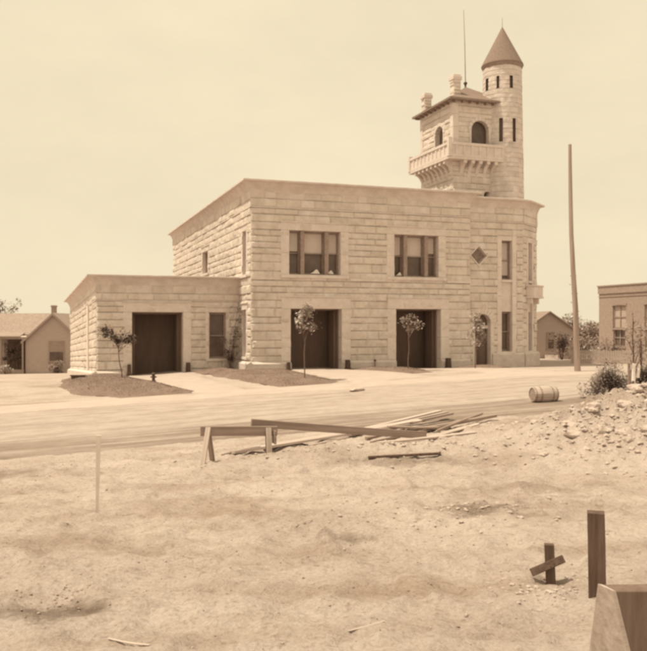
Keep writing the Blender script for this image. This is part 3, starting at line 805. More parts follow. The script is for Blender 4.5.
# round turret
tc_ = (20.36, 5.62)
bm = nb(); tone = bm.loops.layers.color.new('tone'); rnd = random.Random(61)
zc = 9.8; n = 72; slits = []
for px_az in (): pass
camloc = w2loc(0, 0); view = math.atan2(camloc[1] - tc_[1], camloc[0] - tc_[0])
SL = [(view - .98 + .10, .10, 19.72, 20.62), (view - .22, .085, 19.72, 20.62), (view + .47, .085, 19.72, 20.62), (view - .06, .075, 15.85, 17.55), (view + .60, .075, 15.85, 17.55)]
def rt(z): return 1.56 - .20 * (z - 9.8) / 11.7
rows = []
while zc < 21.5:
    h = rnd.choice((.30, .36, .42)); h = min(h, 21.66 - zc)
    rows += [(zc, 0), (zc + .03, 1), (zc + h / 2, 1), (zc + h - .03, 1)]; zc += h
rows.append((21.66, 0))
for s_ in SL: rows += [(s_[2], 1), (s_[3], 1)]
rows = sorted(set(rows)); ns = 180
ringv = []
for z, k in rows:
    ring = []
    for i in range(ns):
        a = 2 * math.pi * i / ns
        d = (.035 * k) * (1 + .8 * MN.noise(Vector((a * 4.5, z * 4, 6)))) if k else 0
        ring.append(bm.verts.new((tc_[0] + (rt(z) + d) * math.cos(a), tc_[1] + (rt(z) + d) * math.sin(a), z)))
    ringv.append(ring)
for j in range(len(rows) - 1):
    if rows[j + 1][0] - rows[j][0] < 1e-4: continue
    zm = (rows[j][0] + rows[j + 1][0]) / 2
    for i in range(ns):
        a = 2 * math.pi * (i + .5) / ns
        if any(abs((a - s_[0] + math.pi) % (2 * math.pi) - math.pi) < s_[1] and s_[2] < zm < s_[3] for s_ in SL): continue
        f = bm.faces.new((ringv[j][i], ringv[j][(i + 1) % ns], ringv[j + 1][(i + 1) % ns], ringv[j + 1][i]))
        t = .98 + .04 * MN.cell(Vector((i // 9, int(zm / .36), 0)))
        for lp in f.loops: lp[tone] = (t, t, t, 1)
link('turret', bm, 'stone', TT)
for s_ in SL:
    bm = nb(); a0, a1 = s_[0] - s_[1] - .01, s_[0] + s_[1] + .01; r_ = rt(s_[2]) - .17
    lathe(bm, [(r_, s_[2] - .03), (r_, s_[3] + .03)], n=4, c=tc_, a0=a0, a1=a1)
    # reveals
    for a in (a0, a1):
        v4 = [bm.verts.new((tc_[0] + q * math.cos(a), tc_[1] + q * math.sin(a), z)) for q, z in ((r_, s_[2]), (r_ + .2, s_[2]), (r_ + .2, s_[3]), (r_, s_[3]))]
        bm.faces.new(v4)
    link('slit_window', bm, 'door_and_dark', TT)
bm = nb(); lathe(bm, [(1.20, 21.65), (1.49, 21.60), (1.53, 21.66), (1.52, 21.73), (.02, 24.6)], n=16 * 3, c=tc_); link('turret_roof', bm, 'slate', TT)
bm = nb(); lathe(bm, [(1.36, 21.36), (1.42, 21.42), (1.50, 21.62)], n=48, c=tc_); link('turret_eave', bm, 'roofdark', TT)
bm = nb(); tube(bm, [(tc_[0], tc_[1], 24.5), (tc_[0], tc_[1], 25.3)], [.018, .008], 6); link('roof_spike', bm, 'iron', TT)

# ------------------------------------------------------------------ foliage
def leaf_cluster(bm, c, r, n, s, rnd, flat=.8):
    for _ in range(n):
        while True:
            d = Vector((rnd.uniform(-1, 1), rnd.uniform(-1, 1), rnd.uniform(-1, 1)))
            if d.length < 1: break
        p = Vector(c) + Vector((d.x * r, d.y * r, d.z * r * flat))
        a = Vector((rnd.uniform(-1, 1), rnd.uniform(-1, 1), rnd.uniform(-.6, .3))).normalized(); b = a.cross(Vector((rnd.uniform(-.5, .5), rnd.uniform(-.5, .5), 1))).normalized()
        q = s * rnd.uniform(.6, 1.25)
        bm.faces.new([bm.verts.new(p + v) for v in (-a * q, b * q * .42 - a * q * .2, a * q, -b * q * .42 - a * q * .2)])

def sapling(x, y, h, label, group, clumps, seed, lm='leaf', leaf=.10, name='young_tree', lean=(0, 0), stem=.035, per=100, z=None):
    rnd = random.Random(seed); z0 = terrain(x, y) if z is None else z
    t = empty(name, (x, y, z0), 0, label, 'tree', group)
    bm = nb(); top = Vector((lean[0], lean[1], h * .93))
    pts = [Vector((0, 0, -.1))]
    for k in range(1, 6):
        f = k / 5; pts.append(Vector((lean[0] * f + rnd.uniform(-.03, .03), lean[1] * f + rnd.uniform(-.03, .03), h * .9 * f)))
    tube(bm, pts, [stem * (1 - .14 * k) for k in range(6)], 7)
    for (cx, cy, cz, r) in clumps:
        zb = max(h * .35, cz - r * 1.4 - .3); f = min(1, zb / (h * .9))
        st = Vector((lean[0] * f, lean[1] * f, zb))
        m1 = st.lerp(Vector((cx, cy, cz)), .5) + Vector((0, 0, .08))
        tube(bm, [st, m1, Vector((cx, cy, cz))], [stem * .5, stem * .35, stem * .15], 5)
    link('trunk', bm, 'bark', t)
    bm = nb()
    for (cx, cy, cz, r) in clumps:
        leaf_cluster(bm, (cx, cy, cz), r, int(per * (r / .3) ** 2 * rnd.uniform(.4, 1.1)), leaf * rnd.uniform(.75, 1.1), rnd)
        leaf_cluster(bm, (cx * 1.25, cy * 1.2, cz + rnd.uniform(-.15, .2)), r * 1.7, int(per * .12), leaf * .8, rnd)
    link('crown', bm, lm, t)
    return t
YG = 'young street trees before the station'
def clump_set(rnd, n, w, z0, z1, r0, r1):
    out = []
    for k in range(n):
        f = (k + .5) / n; z = z0 + (z1 - z0) * f
        ww = w * math.sin(math.pi * (.18 + .72 * f)) ; a = rnd.uniform(0, 6.3); q = ww * rnd.uniform(.3, 1)
        out.append((math.cos(a) * q, math.sin(a) * q, z, rnd.uniform(r0, r1)))
    return out
rn = random.Random(5)
sapling(-.90, 39.2, 3.85, 'slender young tree with a pale rounded crown before the left garage door', YG, clump_set(rn, 12, .5, 2.5, 3.65, .18, .30), 71)
sapling(4.55, 43.6, 3.3, 'slender young tree with a sparse wide crown before the right garage door', YG, clump_set(rn, 9, .62, 2.2, 3.05, .14, .24), 72)
sapling(8.42, 45.2, 3.2, 'bushy young tree half hiding the arched doorway', YG, clump_set(rn, 11, .5, 1.3, 2.9, .18, .30), 73)
sapling(-10.6, 43.0, 2.95, 'leaning young tree with dark straggling crown at the low wing', YG,
        [(-.95, 0, 2.75, .22), (-.75, .1, 2.5, .24), (-1.0, .1, 2.45, .16), (-.45, 0, 2.35, .18), (-.1, 0, 2.3, .24), (.2, 0, 2.2, .22), (.42, 0, 2.4, .2), (.1, 0, 2.55, .17), (.45, 0, 2.1, .16), (-.6, 0, 2.7, .2), (-.25, 0, 2.15, .16)], 74, lm='leafd', per=190, lean=(-.35, 0))
# climbing shrub in the corner between wing and main block
x, y = loc2w(-.75, 2.1)
rnd = random.Random(9); t = empty('shrub', (x, y, terrain(x, y)), 0, 'straggly shrub climbing the corner between low wing and main block', 'shrub')
bm = nb()
tips = [(-.6, 0, 1.6), (-.35, -.1, 1.9), (.1, 0, 1.8), (.45, .1, 2.3), (.5, .2, 3.2), (.45, .2, 3.9), (-.15, -.1, 1.2), (.25, -.2, 1.0)]
for q in tips: tube(bm, [(rnd.uniform(-.1, .1), 0, -.05), (q[0] * .4, q[1] * .5, q[2] * .5), q], [.025, .018, .008], 5)
link('stem', bm, 'bark', t)
bm = nb()
for q in tips:
    leaf_cluster(bm, (q[0], q[1], q[2] * .93), .24, 60, .075, rnd); leaf_cluster(bm, (q[0] * .6, q[1], q[2] * .6), .22, 50, .075, rnd)
leaf_cluster(bm, (0, 0, .7), .3, 120, .075, rnd); link('foliage', bm, 'leafd', t)

def bush(name, x, y, w, h, label, cat='bush', group=None, seed=1, lm='leafd', leaf=.07, n=9, per=170, z=None):
    rnd = random.Random(seed); t = empty(name, (x, y, terrain(x, y) if z is None else z), 0, label, cat, group)
    bm = nb()
    cl = []
    for k in range(n):
        a = rnd.uniform(0, 6.3); q = rnd.uniform(0, .75); cz = rnd.uniform(.2, .85) * h * (1 - .35 * q)
        cl.append((math.cos(a) * q * w / 2, math.sin(a) * q * w / 3, cz, rnd.uniform(.22, .36) * min(w, h * 1.4)))
    for c in cl: tube(bm, [(c[0] * .1, c[1] * .1, -.05), (c[0] * .6, c[1] * .6, c[2] * .6), c[:3]], [.03, .02, .008], 5)
    link('stem', bm, 'bark', t); bm = nb()
    for c in cl: leaf_cluster(bm, c[:3], c[3], per, leaf, rnd)
    link('foliage', bm, lm, t); return t

def tree(x, y, h, w, label, group, seed, lm='leaff', leaf=.28, n=26, per=120, crown_z=.35, cat='tree', name='leafy_tree'):
    rnd = random.Random(seed); z0 = terrain(x, y)
    t = empty(name, (x, y, z0), 0, label, cat, group)
    bm = nb(); pts = [(0, 0, -.2), (.05, 0, h * .25), (0, .1, h * .5), (.1, 0, h * .8)]
    tube(bm, pts, [w * .045, w * .035, w * .025, w * .01], 8); cl = []
    for k in range(n):
        a = rnd.uniform(0, 6.3); f = rnd.uniform(0, 1); zz = h * (crown_z + (1 - crown_z) * f * .95)
        ww = w / 2 * (math.sin(math.pi * (.15 + .75 * f)) ** .7) * rnd.uniform(.35, 1); cl.append((math.cos(a) * ww, math.sin(a) * ww, zz, w * rnd.uniform(.09, .17)))
    for c in cl: tube(bm, [(0, 0, max(h * .2, c[2] * .6)), (c[0] * .5, c[1] * .5, c[2] * .85), c[:3]], [w * .012, w * .008, w * .003], 5)
    link('trunk', bm, 'bark', t); bm = nb()
    for c in cl: leaf_cluster(bm, c[:3], c[3], per, leaf, rnd)
    link('crown', bm, lm, t); return t
def at(px, Y): return (px - 323.5) / 815 * Y
TG = 'trees behind the houses'
tree(at(4, 100), 100, 9.2, 5.5, 'thin crowned tree rising behind the left cottage roof', TG, 101, leaf=.2, n=14, per=60, crown_z=.62)
tree(at(62, 112), 112, 5.4, 3.2, 'small round tree top just above the cottage gable', TG, 102, leaf=.2, n=12)
tree(at(573, 104), 104, 4.3, 8, 'broad low tree right behind the small gabled house', TG, 103, leaf=.22, crown_z=.2)
tree(at(588, 112), 112, 3.7, 8, 'low spreading tree between the pole and the brick building', TG, 104, leaf=.22, crown_z=.2)
tree(at(604, 135), 135, 3.6, 7, 'farthest low tree beside the corner of the brick building', TG, 105, leaf=.22, crown_z=.2)
BG = 'shrubs along the board fence'
for k, (px, Y, w, h, lb, lm) in enumerate(((562, 68, 2.2, 2.6, 'dark shrub beside the gabled house', 'leafd'), (580, 66, 3.0, 2.4, 'wide shrub just right of the utility pole', 'leaff'),
        (592, 67, 2.8, 2.1, 'rounded shrub at the middle of the board fence', 'leaff'), (610, 68, 2.6, 1.9, 'dark low shrub under the brick building corner', 'leafd'),
        (642, 40, 2.4, 2.6, 'loose shrub growing behind the staked sapling', 'leaff'))):
    bush('shrub', at(px, Y), Y, w, h, lb, 'shrub', BG, 110 + k, lm, leaf=.12 if Y > 50 else .08, n=8, per=90)
bush('bush', at(611, 27), 27, 1.3, 1.35, 'dense dark bush behind the rubble mound', 'bush', 'bushes behind the rubble mound', 120, leaf=.036, n=14, per=430)
bush('bush', at(646, 26.5), 26.5, 1.2, 1.4, 'dark bush cut by the right edge behind the rubble mound', 'bush', 'bushes behind the rubble mound', 121, leaf=.036, n=13, per=430)
bush('bush', at(594, 27.5), 27.5, 1.0, .75, 'pale scrubby bush left of the dark bush', 'bush', 'bushes behind the rubble mound', 122, lm='leaf', leaf=.05, n=8, per=120)
# staked sapling with wrapped trunk
xs_, ys_ = at(633, 25.5), 25.5
t = sapling(xs_, ys_, 2.9, 'thin ragged sapling with pale cloth wrapping behind the mound', None, [(.05, 0, 1.95, .24), (-.05, 0, 2.3, .15), (.2, 0, 1.7, .26), (.35, 0, 1.5, .2), (-.25, 0, 2.1, .12), (0, 0, 2.75, .08), (-.1, 0, 1.5, .2)], 130, lm='leafd', leaf=.06, per=60, stem=.04)
bm = nb(); cyl(bm, (.0, 0, .75), (.02, 0, 1.3), .075, .06, 9); cyl(bm, (.14, 0, .85), (.2, 0, 1.25), .06, .035, 7); link('trunk_wrap', bm, 'cloth', t)
bm = nb(); box(bm, -.16, -.09, -.04, .03, -.1, 1.3); link('stake', bm, 'lumber', t)

# ------------------------------------------------------------------ left cottage
def gable_prism(bm, x0, x1, y0, y1, ze, zr, ov=.3, th=.12, axis='y'):
    """roof slabs; ridge runs along axis"""
    if axis == 'y':
        xc = (x0 + x1) / 2; sl = (zr - ze) / (xc - x0)
        for s_, xe in ((-1, x0 - ov), (1, x1 + ov)):
            zl = ze - ov * sl
            q = [(xe, y0 - ov, zl), (xc, y0 - ov, zr), (xc, y1 + ov, zr), (xe, y1 + ov, zl)]
            A = [bm.verts.new(p) for p in q]; B = [bm.verts.new((p[0], p[1], p[2] + th)) for p in q]
            bm.faces.new(A); bm.faces.new(B[::-1])
            for i in range(4): bm.faces.new((A[i], A[(i + 1) % 4], B[(i + 1) % 4], B[i]))
    else:
        yc = (y0 + y1) / 2; sl = (zr - ze) / (yc - y0)
        for ye in (y0 - ov, y1 + ov):
            zl = ze - ov * sl
            q = [(x0 - ov, ye, zl), (x0 - ov, yc, zr), (x1 + ov, yc, zr), (x1 + ov, ye, zl)]
            A = [bm.verts.new(p) for p in q]; B = [bm.verts.new((p[0], p[1], p[2] + th)) for p in q]
            bm.faces.new(A); bm.faces.new(B[::-1])
            for i in range(4): bm.faces.new((A[i], A[(i + 1) % 4], B[(i + 1) % 4], B[i]))
    bmesh.ops.recalc_face_normals(bm, faces=bm.faces[:])
def gable_walls(bm, x0, x1, y0, y1, z0, ze, zr, axis='y', lap=.16):
    """clapboard walls: stepped courses on the -y face, plain elsewhere"""
    xc = (x0 + x1) / 2
    z = z0
    while z < zr - .02:
        b = min(z + lap, zr)
        def half(zz): return (x1 - x0) / 2 if zz <= ze or axis != 'y' else (x1 - x0) / 2 * (zr - zz) / (zr - ze)
        if axis != 'y' and z >= ze: break
        h0, h1 = half(z), half(b)
        q = [(xc - h0, y0 - .03, z), (xc + h0, y0 - .03, z), (xc + h1, y0, b), (xc - h1, y0, b)]
        bm.faces.new([bm.verts.new(p) for p in q])
        q = [(xc - h0, y0, z), (xc + h0, y0, z), (xc + h0, y0 - .03, z), (xc - h0, y0 - .03, z)]
        bm.faces.new([bm.verts.new(p) for p in q]); z = b
    box(bm, x0, x1, y0 + .02, y1, z0, ze)
    if axis == 'y':
        A = [bm.verts.new(p) for p in ((x0, y1, ze), (x1, y1, ze), (xc, y1, zr))]; bm.faces.new(A)
    else:
        for xx in (x0, x1):
            bm.faces.new([bm.verts.new(p) for p in ((xx, y0, ze), (xx, y1, ze), (xx, (y0 + y1) / 2, zr))])
def cottage_window(parent, s0, s1, z0, z1, y, blind=.5):
    bm = nb(); frame_ring(bm, s0, s1, z0, z1, .12, y - .08, y + .04); box(bm, s0 + .12, s1 - .12, y - .04, y + .02, (z0 + z1) / 2 - .03, (z0 + z1) / 2 + .03); box(bm, s0 - .06, s1 + .06, y - .12, y, z0 - .08, z0)
    w = link('window', bm, 'trim', parent)
    bm = nb(); box(bm, s0 + .1, s1 - .1, y - .035, y - .02, z0 + .1, z1 - .1); link('pane', bm, 'glass', w)
    if blind:
        bm = nb(); box(bm, s0 + .12, s1 - .12, y - .05, y - .037, z1 - (z1 - z0) * blind, z1 - .12); link('blind', bm, mat('faded_blind', .26), w)
Yh = 82.0; k = Yh / 815
hx = (25.5 - 323.5) * k; hz = 2.65 - 47.5 * k     # gable wall left edge and ground level
H = empty('cottage', (hx, Yh, hz), R(2), 'weathered clapboard cottage with front gable and dark porch left of the station', 'house')
gw = 5.6; ze = 3.35; zr = (372 - 312) * k - .1
bm = nb(); gable_walls(bm, 0, gw, 0, 7, -.6, ze, zr); link('gable_wall', bm, 'clap', H)
bm = nb(); gable_prism(bm, 0, gw, 0, 7, ze, zr, ov=.35); link('roof', bm, 'shingle', H)
bm = nb()
for sg in (-1, 1):
    xc = gw / 2; e = gw / 2 + .35; sl = (zr - ze) / (gw / 2)
    q = [(xc, -.38, zr - .12), (xc + sg * e, -.38, zr - sl * e - .12), (xc + sg * e, -.38, zr - sl * e + .13), (xc, -.38, zr + .13)]
    A = [bm.verts.new(p) for p in q]; B = [bm.verts.new((p[0], p[1] + .06, p[2])) for p in q]; bm.faces.new(A); bm.faces.new(B[::-1])
    for i in range(4): bm.faces.new((A[i], A[(i + 1) % 4], B[(i + 1) % 4], B[i]))
bmesh.ops.recalc_face_normals(bm, faces=bm.faces[:]); link('barge_board', bm, 'trim', H)
cottage_window(H, 2.3, 3.9, 1.1, 3.2, 0)
# wing with ridge running left, ridge at y 314, eave at 334
bm = nb(); gable_walls(bm, -6.5, 0, 1.2, 6.8, -.6, 3.5, 5.75, axis='x'); link('wing_wall', bm, 'clap', H)
bm = nb(); gable_prism(bm, -6.3, 1.2, 1.0, 7.0, 3.95, 5.95, ov=.3, axis='x'); link('roof', bm, 'shingle', H)
bm = nb()
for px_ in (-.18, -2.35, -4.6): box(bm, px_ - .07, px_ + .07, -.35, -.21, -.4, 3.42)
box(bm, -6.4, -.05, -.38, -.18, 3.42, 3.62); link('porch_post', bm, 'trim', H)
bm = nb(); A = [bm.verts.new(p) for p in ((-6.6, -.6, 3.62), (-.36, -.6, 3.62), (-.36, 1.2, 4.02), (-6.6, 1.2, 4.02))]; B = [bm.verts.new(v.co + Vector((0, 0, .1))) for v in A]
bm.faces.new(A[::-1]); bm.faces.new(B)
for i in range(4): bm.faces.new((A[i], A[(i + 1) % 4], B[(i + 1) % 4], B[i]))
link('porch_roof', bm, 'shingle', H)
bm = nb(); box(bm, -6.4, -.1, -.3, 1.2, -.5, .35); link('porch_floor', bm, 'trim', H)
bm = nb(); box(bm, -2.2, -.3, 1.08, 1.16, .36, 3.3); link('porch_opening', bm, 'door_and_dark', H)
bm = nb(); box(bm, 1.7, 2.15, 2.9, 3.35, 4.4, zr + .95); box(bm, 1.64, 2.21, 2.84, 3.41, zr + .78, zr + .9); link('chimney', bm, 'brick', H)
# vine in the porch
rnd = random.Random(77); t = empty('porch_vine', (hx - 1.25, Yh - .15, hz), 0, 'dark vine screening the cottage porch', 'vine')
bm = nb(); 
for q in range(5): tube(bm, [(-.8 + q * .4, 0, -.1), (-.8 + q * .4 + rnd.uniform(-.1, .1), 0, 1.6), (-.8 + q * .4, 0, 3.2)], [.03, .02, .015], 5)
link('stem', bm, 'bark', t); bm = nb()
for q in range(40):
    leaf_cluster(bm, (rnd.uniform(-.9, .85), rnd.uniform(-.1, .1), rnd.uniform(.9, 3.1)), .28, 40, .11, rnd)
link('foliage', bm, 'leafd', t)
bush('shrub', hx + 3.7, Yh - 1.2, 2.2, 1.3, 'low shrub under the cottage gable window', 'shrub', None, 131, lm='leaff', leaf=.12, z=hz, n=8, per=110)
bush('shrub', hx - 1.4, Yh - 1.6, 1.8, .9, 'small pale shrub before the cottage porch', 'shrub', None, 132, lm='leaf', leaf=.1, z=hz, n=7, per=80)

# ------------------------------------------------------------------ right gabled house
Yr = 72.0; k = Yr / 815
rx = at(549.8, Yr) - 2.35; rz = 2.65 - 38 * k
Hr = empty('gabled_house', (rx, Yr, rz), R(4), 'small gabled clapboard house beyond the right end of the station', 'house')
gw = 4.7; ze = (363.5 - 331) * k; zr = (363.5 - 312.5) * k
bm = nb(); gable_walls(bm, 0, gw, 0, 6, -.6, ze, zr); link('wall', bm, 'clap', Hr)
bm = nb(); gable_prism(bm, 0, gw, 0, 6, ze, zr, ov=.3); link('roof', bm, 'roofdark', Hr)
cottage_window(Hr, 2.1, 2.85, 1.2, 2.7, 0, blind=.4); cottage_window(Hr, 3.3, 4.05, .9, 2.6, 0, blind=0)
bm = nb()
for q in range(3): box(bm, 1.9, 3.0, -.45 - .3 * q, -.02 if q == 0 else -.45 - .3 * (q - 1), -.5, .75 - .25 * q)
link('stoop', bm, 'smooth', Hr)

# ------------------------------------------------------------------ brick building at right, its long side aligned with the station's side
Yb = 86.0; bx_, by_ = at(599, Yb), Yb
B_ = empty('brick_building', (bx_, by_, -.4), ANG - math.pi / 2, 'two storey brick commercial block with arched windows at the right edge', 'building')
# local: +x runs towards the viewer along the visible side wall, outward normal is -y
BL = 26.0; bh = (325.5 - 287) * Yb / 815 + 2.65 + .4
def arch_cut(x0, x1, z0, zs): return (x0, x1, z0, zs + .12)
bw = [(2.2 + 4.7 * q, 4.2 + 4.7 * q, bh - 4.35, bh - 2.05) for q in range(5)]
lw = [(2.3 + 4.7 * q, 4.1 + 4.7 * q, .9, 2.7) for q in range(5)]
bm = nb()
xs_b = sorted({0, BL, *[q for w in bw + lw for q in w[:2]]}); zs_b = sorted({-.8, bh - .75, *[q for w in bw + lw for q in w[2:]]})
for a, b in zip(xs_b, xs_b[1:]):
    for c, d in zip(zs_b, zs_b[1:]):
        if any(w[0] <= (a + b) / 2 <= w[1] and w[2] <= (c + d) / 2 <= w[3] for w in bw + lw): continue
        bm.faces.new([bm.verts.new(p) for p in ((a, 0, c), (b, 0, c), (b, 0, d), (a, 0, d))])
for w in bw + lw:
    for q in (((w[0], 0, w[2]), (w[0], .25, w[2]), (w[0], .25, w[3]), (w[0], 0, w[3])), ((w[1], 0, w[2]), (w[1], .25, w[2]), (w[1], .25, w[3]), (w[1], 0, w[3])), ((w[0], 0, w[2]), (w[1], 0, w[2]), (w[1], .25, w[2]), (w[0], .25, w[2])), ((w[0], 0, w[3]), (w[1], 0, w[3]), (w[1], .25, w[3]), (w[0], .25, w[3]))):
        bm.faces.new([bm.verts.new(p) for p in q])
for q in (((0, 0, -.8), (0, 12, -.8), (0, 12, bh - .1), (0, 0, bh - .1)), ((BL, 0, -.8), (BL, 12, -.8), (BL, 12, bh - .1), (BL, 0, bh - .1)), ((0, 12, -.8), (BL, 12, -.8), (BL, 12, bh - .1), (0, 12, bh - .1)), ((0, 0, bh - .4), (BL, 0, bh - .4), (BL, 12, bh - .4), (0, 12, bh - .4))):
    bm.faces.new([bm.verts.new(p) for p in q])
link('wall', bm, 'brick', B_)
bm = nb(); box(bm, -.08, BL + .08, -.10, .3, bh - .75, bh); box(bm, -.14, BL + .14, -.18, .3, bh, bh + .12); box(bm, -.02, BL, -.06, .0, bh - 1.1, bh - .95); link('cornice', bm, 'brick', B_)
bm = nb(); box(bm, 9.3, 10.1, .1, .8, bh - .2, bh + .9); box(bm, 9.25, 10.15, .05, .85, bh + .75, bh + .87); link('chimney', bm, 'brick', B_)
for q, w in enumerate(bw + lw):
    bm = nb(); frame_ring(bm, w[0], w[1], w[2], w[3], .1, .12, .22); m_ = (w[0] + w[1]) / 2; box(bm, m_ - .05, m_ + .05, .12, .2, w[2] + .1, w[3] - .1); box(bm, w[0] + .1, w[1] - .1, .13, .19, (w[2] + w[3]) / 2 - .04, (w[2] + w[3]) / 2 + .04)
    fr = link('window', bm, 'trim', B_)
    bm = nb(); box(bm, w[0] + .05, w[1] - .05, .205, .215, w[2] + .05, w[3] - .05); link('pane', bm, 'clap' if q < 5 else 'glass', fr)
    bm = nb()
    if q < 5:
        n = 8; c = m_; W_ = (w[1] - w[0]) / 2 + .12
        for e in range(n):
            x0_, x1_ = -W_ + 2 * W_ * e / n, -W_ + 2 * W_ * (e + 1) / n
            f0, f1 = [.34 * (1 - (x_ / W_) ** 2) for x_ in (x0_, x1_)]
            A = [bm.verts.new(p) for p in ((c + x0_, -.05, w[3] - .02 + f0 * .3), (c + x1_, -.05, w[3] - .02 + f1 * .3), (c + x1_, -.05, w[3] + .22 + f1), (c + x0_, -.05, w[3] + .22 + f0))]
            B = [bm.verts.new(v.co + Vector((0, .05, 0))) for v in A]; bm.faces.new(A); bm.faces.new((A[3], A[2], B[2], B[3])); bm.faces.new((A[1], A[0], B[0], B[1]))
    if q < 5: link('window_arch', bm, 'trim', fr); bm = nb()
    box(bm, w[0] - .1, w[1] + .1, -.08, .1, w[2] - .14, w[2]); link('window_sill', bm, 'trim', fr)
# low board fence between pole and brick building
fx0, fy0 = at(571, 60), 60; fx1, fy1 = at(672, 58), 58
F = empty('board_fence', (fx0, fy0, terrain(fx0, fy0)), math.atan2(fy1 - fy0, fx1 - fx0), 'low weathered board fence between the pole and the brick building', 'fence')
Lf = math.hypot(fx1 - fx0, fy1 - fy0); bm = nb(); q = 0
while q < Lf:
    box(bm, q, q + .14, -.03, 0, -.2, .95 + random.uniform(-.02, .02)); q += .16
link('boards', bm, 'clap', F)
q = 0
while q < Lf + .1:
    bm = nb(); box(bm, q, q + .14, .0, .14, -.3, 1.1 if int(q / 2.4) != 1 else 1.9); link('fence_post', bm, 'trim', F); q += 2.4
bm = nb(); box(bm, 0, Lf, .0, .05, .2, .3); box(bm, 0, Lf, .0, .05, .7, .8); link('rail', bm, 'trim', F)

# ------------------------------------------------------------------ utility pole
Yp = 41.2; x = at(577, Yp); z = terrain(x, Yp)
U = empty('utility_pole', (x, Yp, z), 0, 'tall bare wooden utility pole with a slight bend right of the station', 'pole')
bm = nb(); zt = 2.65 + 181 * Yp / 815 - z
tube(bm, [(.05, 0, -.3), (0, 0, .6), (-.08, 0, 3.2), (-.20, 0, 5.2), (-.29, 0, 7.0), (-.33, 0, 9.0), (-.36, 0, zt)], [.17, .15, .135, .12, .11, .10, .08], 12)
link('shaft', bm, 'pole', U)
for q in range(6):
    bm = nb(); cyl(bm, (-.05 - q * .035 - .12, 0, 2.6 + q * .45), (-.05 - q * .035 + .2 * (1 if q % 2 else -1), 0, 2.6 + q * .45), .012, n=5)
    link('climbing_spike', bm, 'iron', U)

# ------------------------------------------------------------------ small things by the station
def wheel_guard(u, v, zb, h, w, label):
    x, y = loc2w(u, v)
    o = empty('wheel_guard', (x, y, zb), ANG, label, 'wheel guard', 'iron wheel guards at the garage doors')
    bm = nb(); vs = box(bm, -w / 2, w / 2, -.16, .14, -.2, h)
    for q in vs[4:]: q.co.x *= .86; q.co.y *= .8
    bmesh.ops.bevel(bm, geom=bm.edges[:], offset=.02, segments=2, affect='EDGES'); link('guard_body', bm, 'iron', o)
    bm = nb(); box(bm, -w / 2 - .03, w / 2 + .03, -.19, .16, -.1, .08); link('guard_foot', bm, 'iron', o)
wheel_guard(5.98, -.28, -.02, .58, .30, 'dark iron wheel guard at the right jamb of the left main garage door')
wheel_guard(12.80, -.32, -.08, .66, .34, 'dark iron wheel guard at the right jamb of the right main garage door')
wheel_guard(2.16, -.48, -.02, .5, .20, 'dark iron wheel guard at the left jamb of the left main garage door')
wheel_guard(-3.28, 2.5, -.3, .70, .28, 'dark iron wheel guard at the right jamb of the low wing door')
wheel_guard(-6.78, 2.4, -.3, .66, .24, 'dark iron wheel guard at the left jamb of the low wing door')
x, y = loc2w(7.75, -.35); o = empty('standpipe', (x, y, -.04), ANG, 'short stone-coloured standpipe on the wall between the two main doors', 'standpipe')
bm = nb(); cyl(bm, (0, 0, -.1), (0, 0, .5), .06, .055, 10); link('pipe', bm, 'trim', o); bm = nb(); cyl(bm, (0, 0, .5), (0, 0, .6), .085, .07, 10); link('cap', bm, 'iron', o)
# dark trough left of the wing
x, y = at(78, 43.6), 43.6; zz = terrain(x, y)
o = empty('wooden_trough', (x, y, zz), R(8), 'small dark wooden trough on legs at the left corner of the low wing', 'trough')
bm = nb(); vs = box(bm, -.36, .36, -.16, .16, .14, .32)
for q in vs[:4]: q.co.x *= .85; q.co.y *= .7
link('trough_body', bm, 'post', o)
bm = nb(); box(bm, -.40, .40, -.18, .18, .32, .36); link('rim', bm, 'post', o)
for a in (-.28, .24):
    for b in (-.12, .09):
        bm = nb(); box(bm, a, a + .04, b, b + .04, -.05, .2); link('leg', bm, 'post', o)
# small hydrant on the grass bank
x, y = at(153.5, 40.5), 40.5; o = empty('hydrant', (x, y, terrain(x, y) + .18), 0, 'small squat hydrant on the grass bank before the low wing door', 'hydrant')
bm = nb(); lathe(bm, [(.0, .42), (.05, .42), (.09, .37), (.10, .32), (.08, .30), (.08, .03), (.12, .02), (.12, -.2)], n=16); link('barrel_body', bm, 'iron', o)
bm = nb(); cyl(bm, (-.15, 0, .2), (.15, 0, .2), .035, n=10); link('nozzle', bm, 'iron', o)
# flat stone in the street
def rock(bm, c, r, rnd, flat=.6, sub=2):
    b2 = bmesh.ops.create_icosphere(bm, subdivisions=sub, radius=1)
    sx, sy, sz = r * rnd.uniform(.8, 1.35), r * rnd.uniform(.7, 1.1), r * flat * rnd.uniform(.7, 1.1); rz = rnd.uniform(0, 6.3); sd = rnd.uniform(0, 99)
    for v in b2['verts']:
        d = v.co.copy(); k_ = 1 + .35 * MN.noise(d * 1.3 + Vector((sd, 0, 0))) + .12 * MN.noise(d * 3.5 + Vector((sd, 3, 0)))
        p = Vector((d.x * sx * k_, d.y * sy * k_, d.z * sz * k_)); p.rotate(Matrix.Rotation(rz, 3, 'Z')); v.co = p + Vector(c)
x, y = at(357, 33.2), 33.2
bm = nb(); rnd = random.Random(15); rock(bm, (0, 0, .05), .34, rnd, .28); o = link('flat_stone', bm, 'rubble'); o.location = (x, y, terrain(x, y) + .03)
tag(o, 'single flat stone lying in the pale street before the left garage door', 'stone')

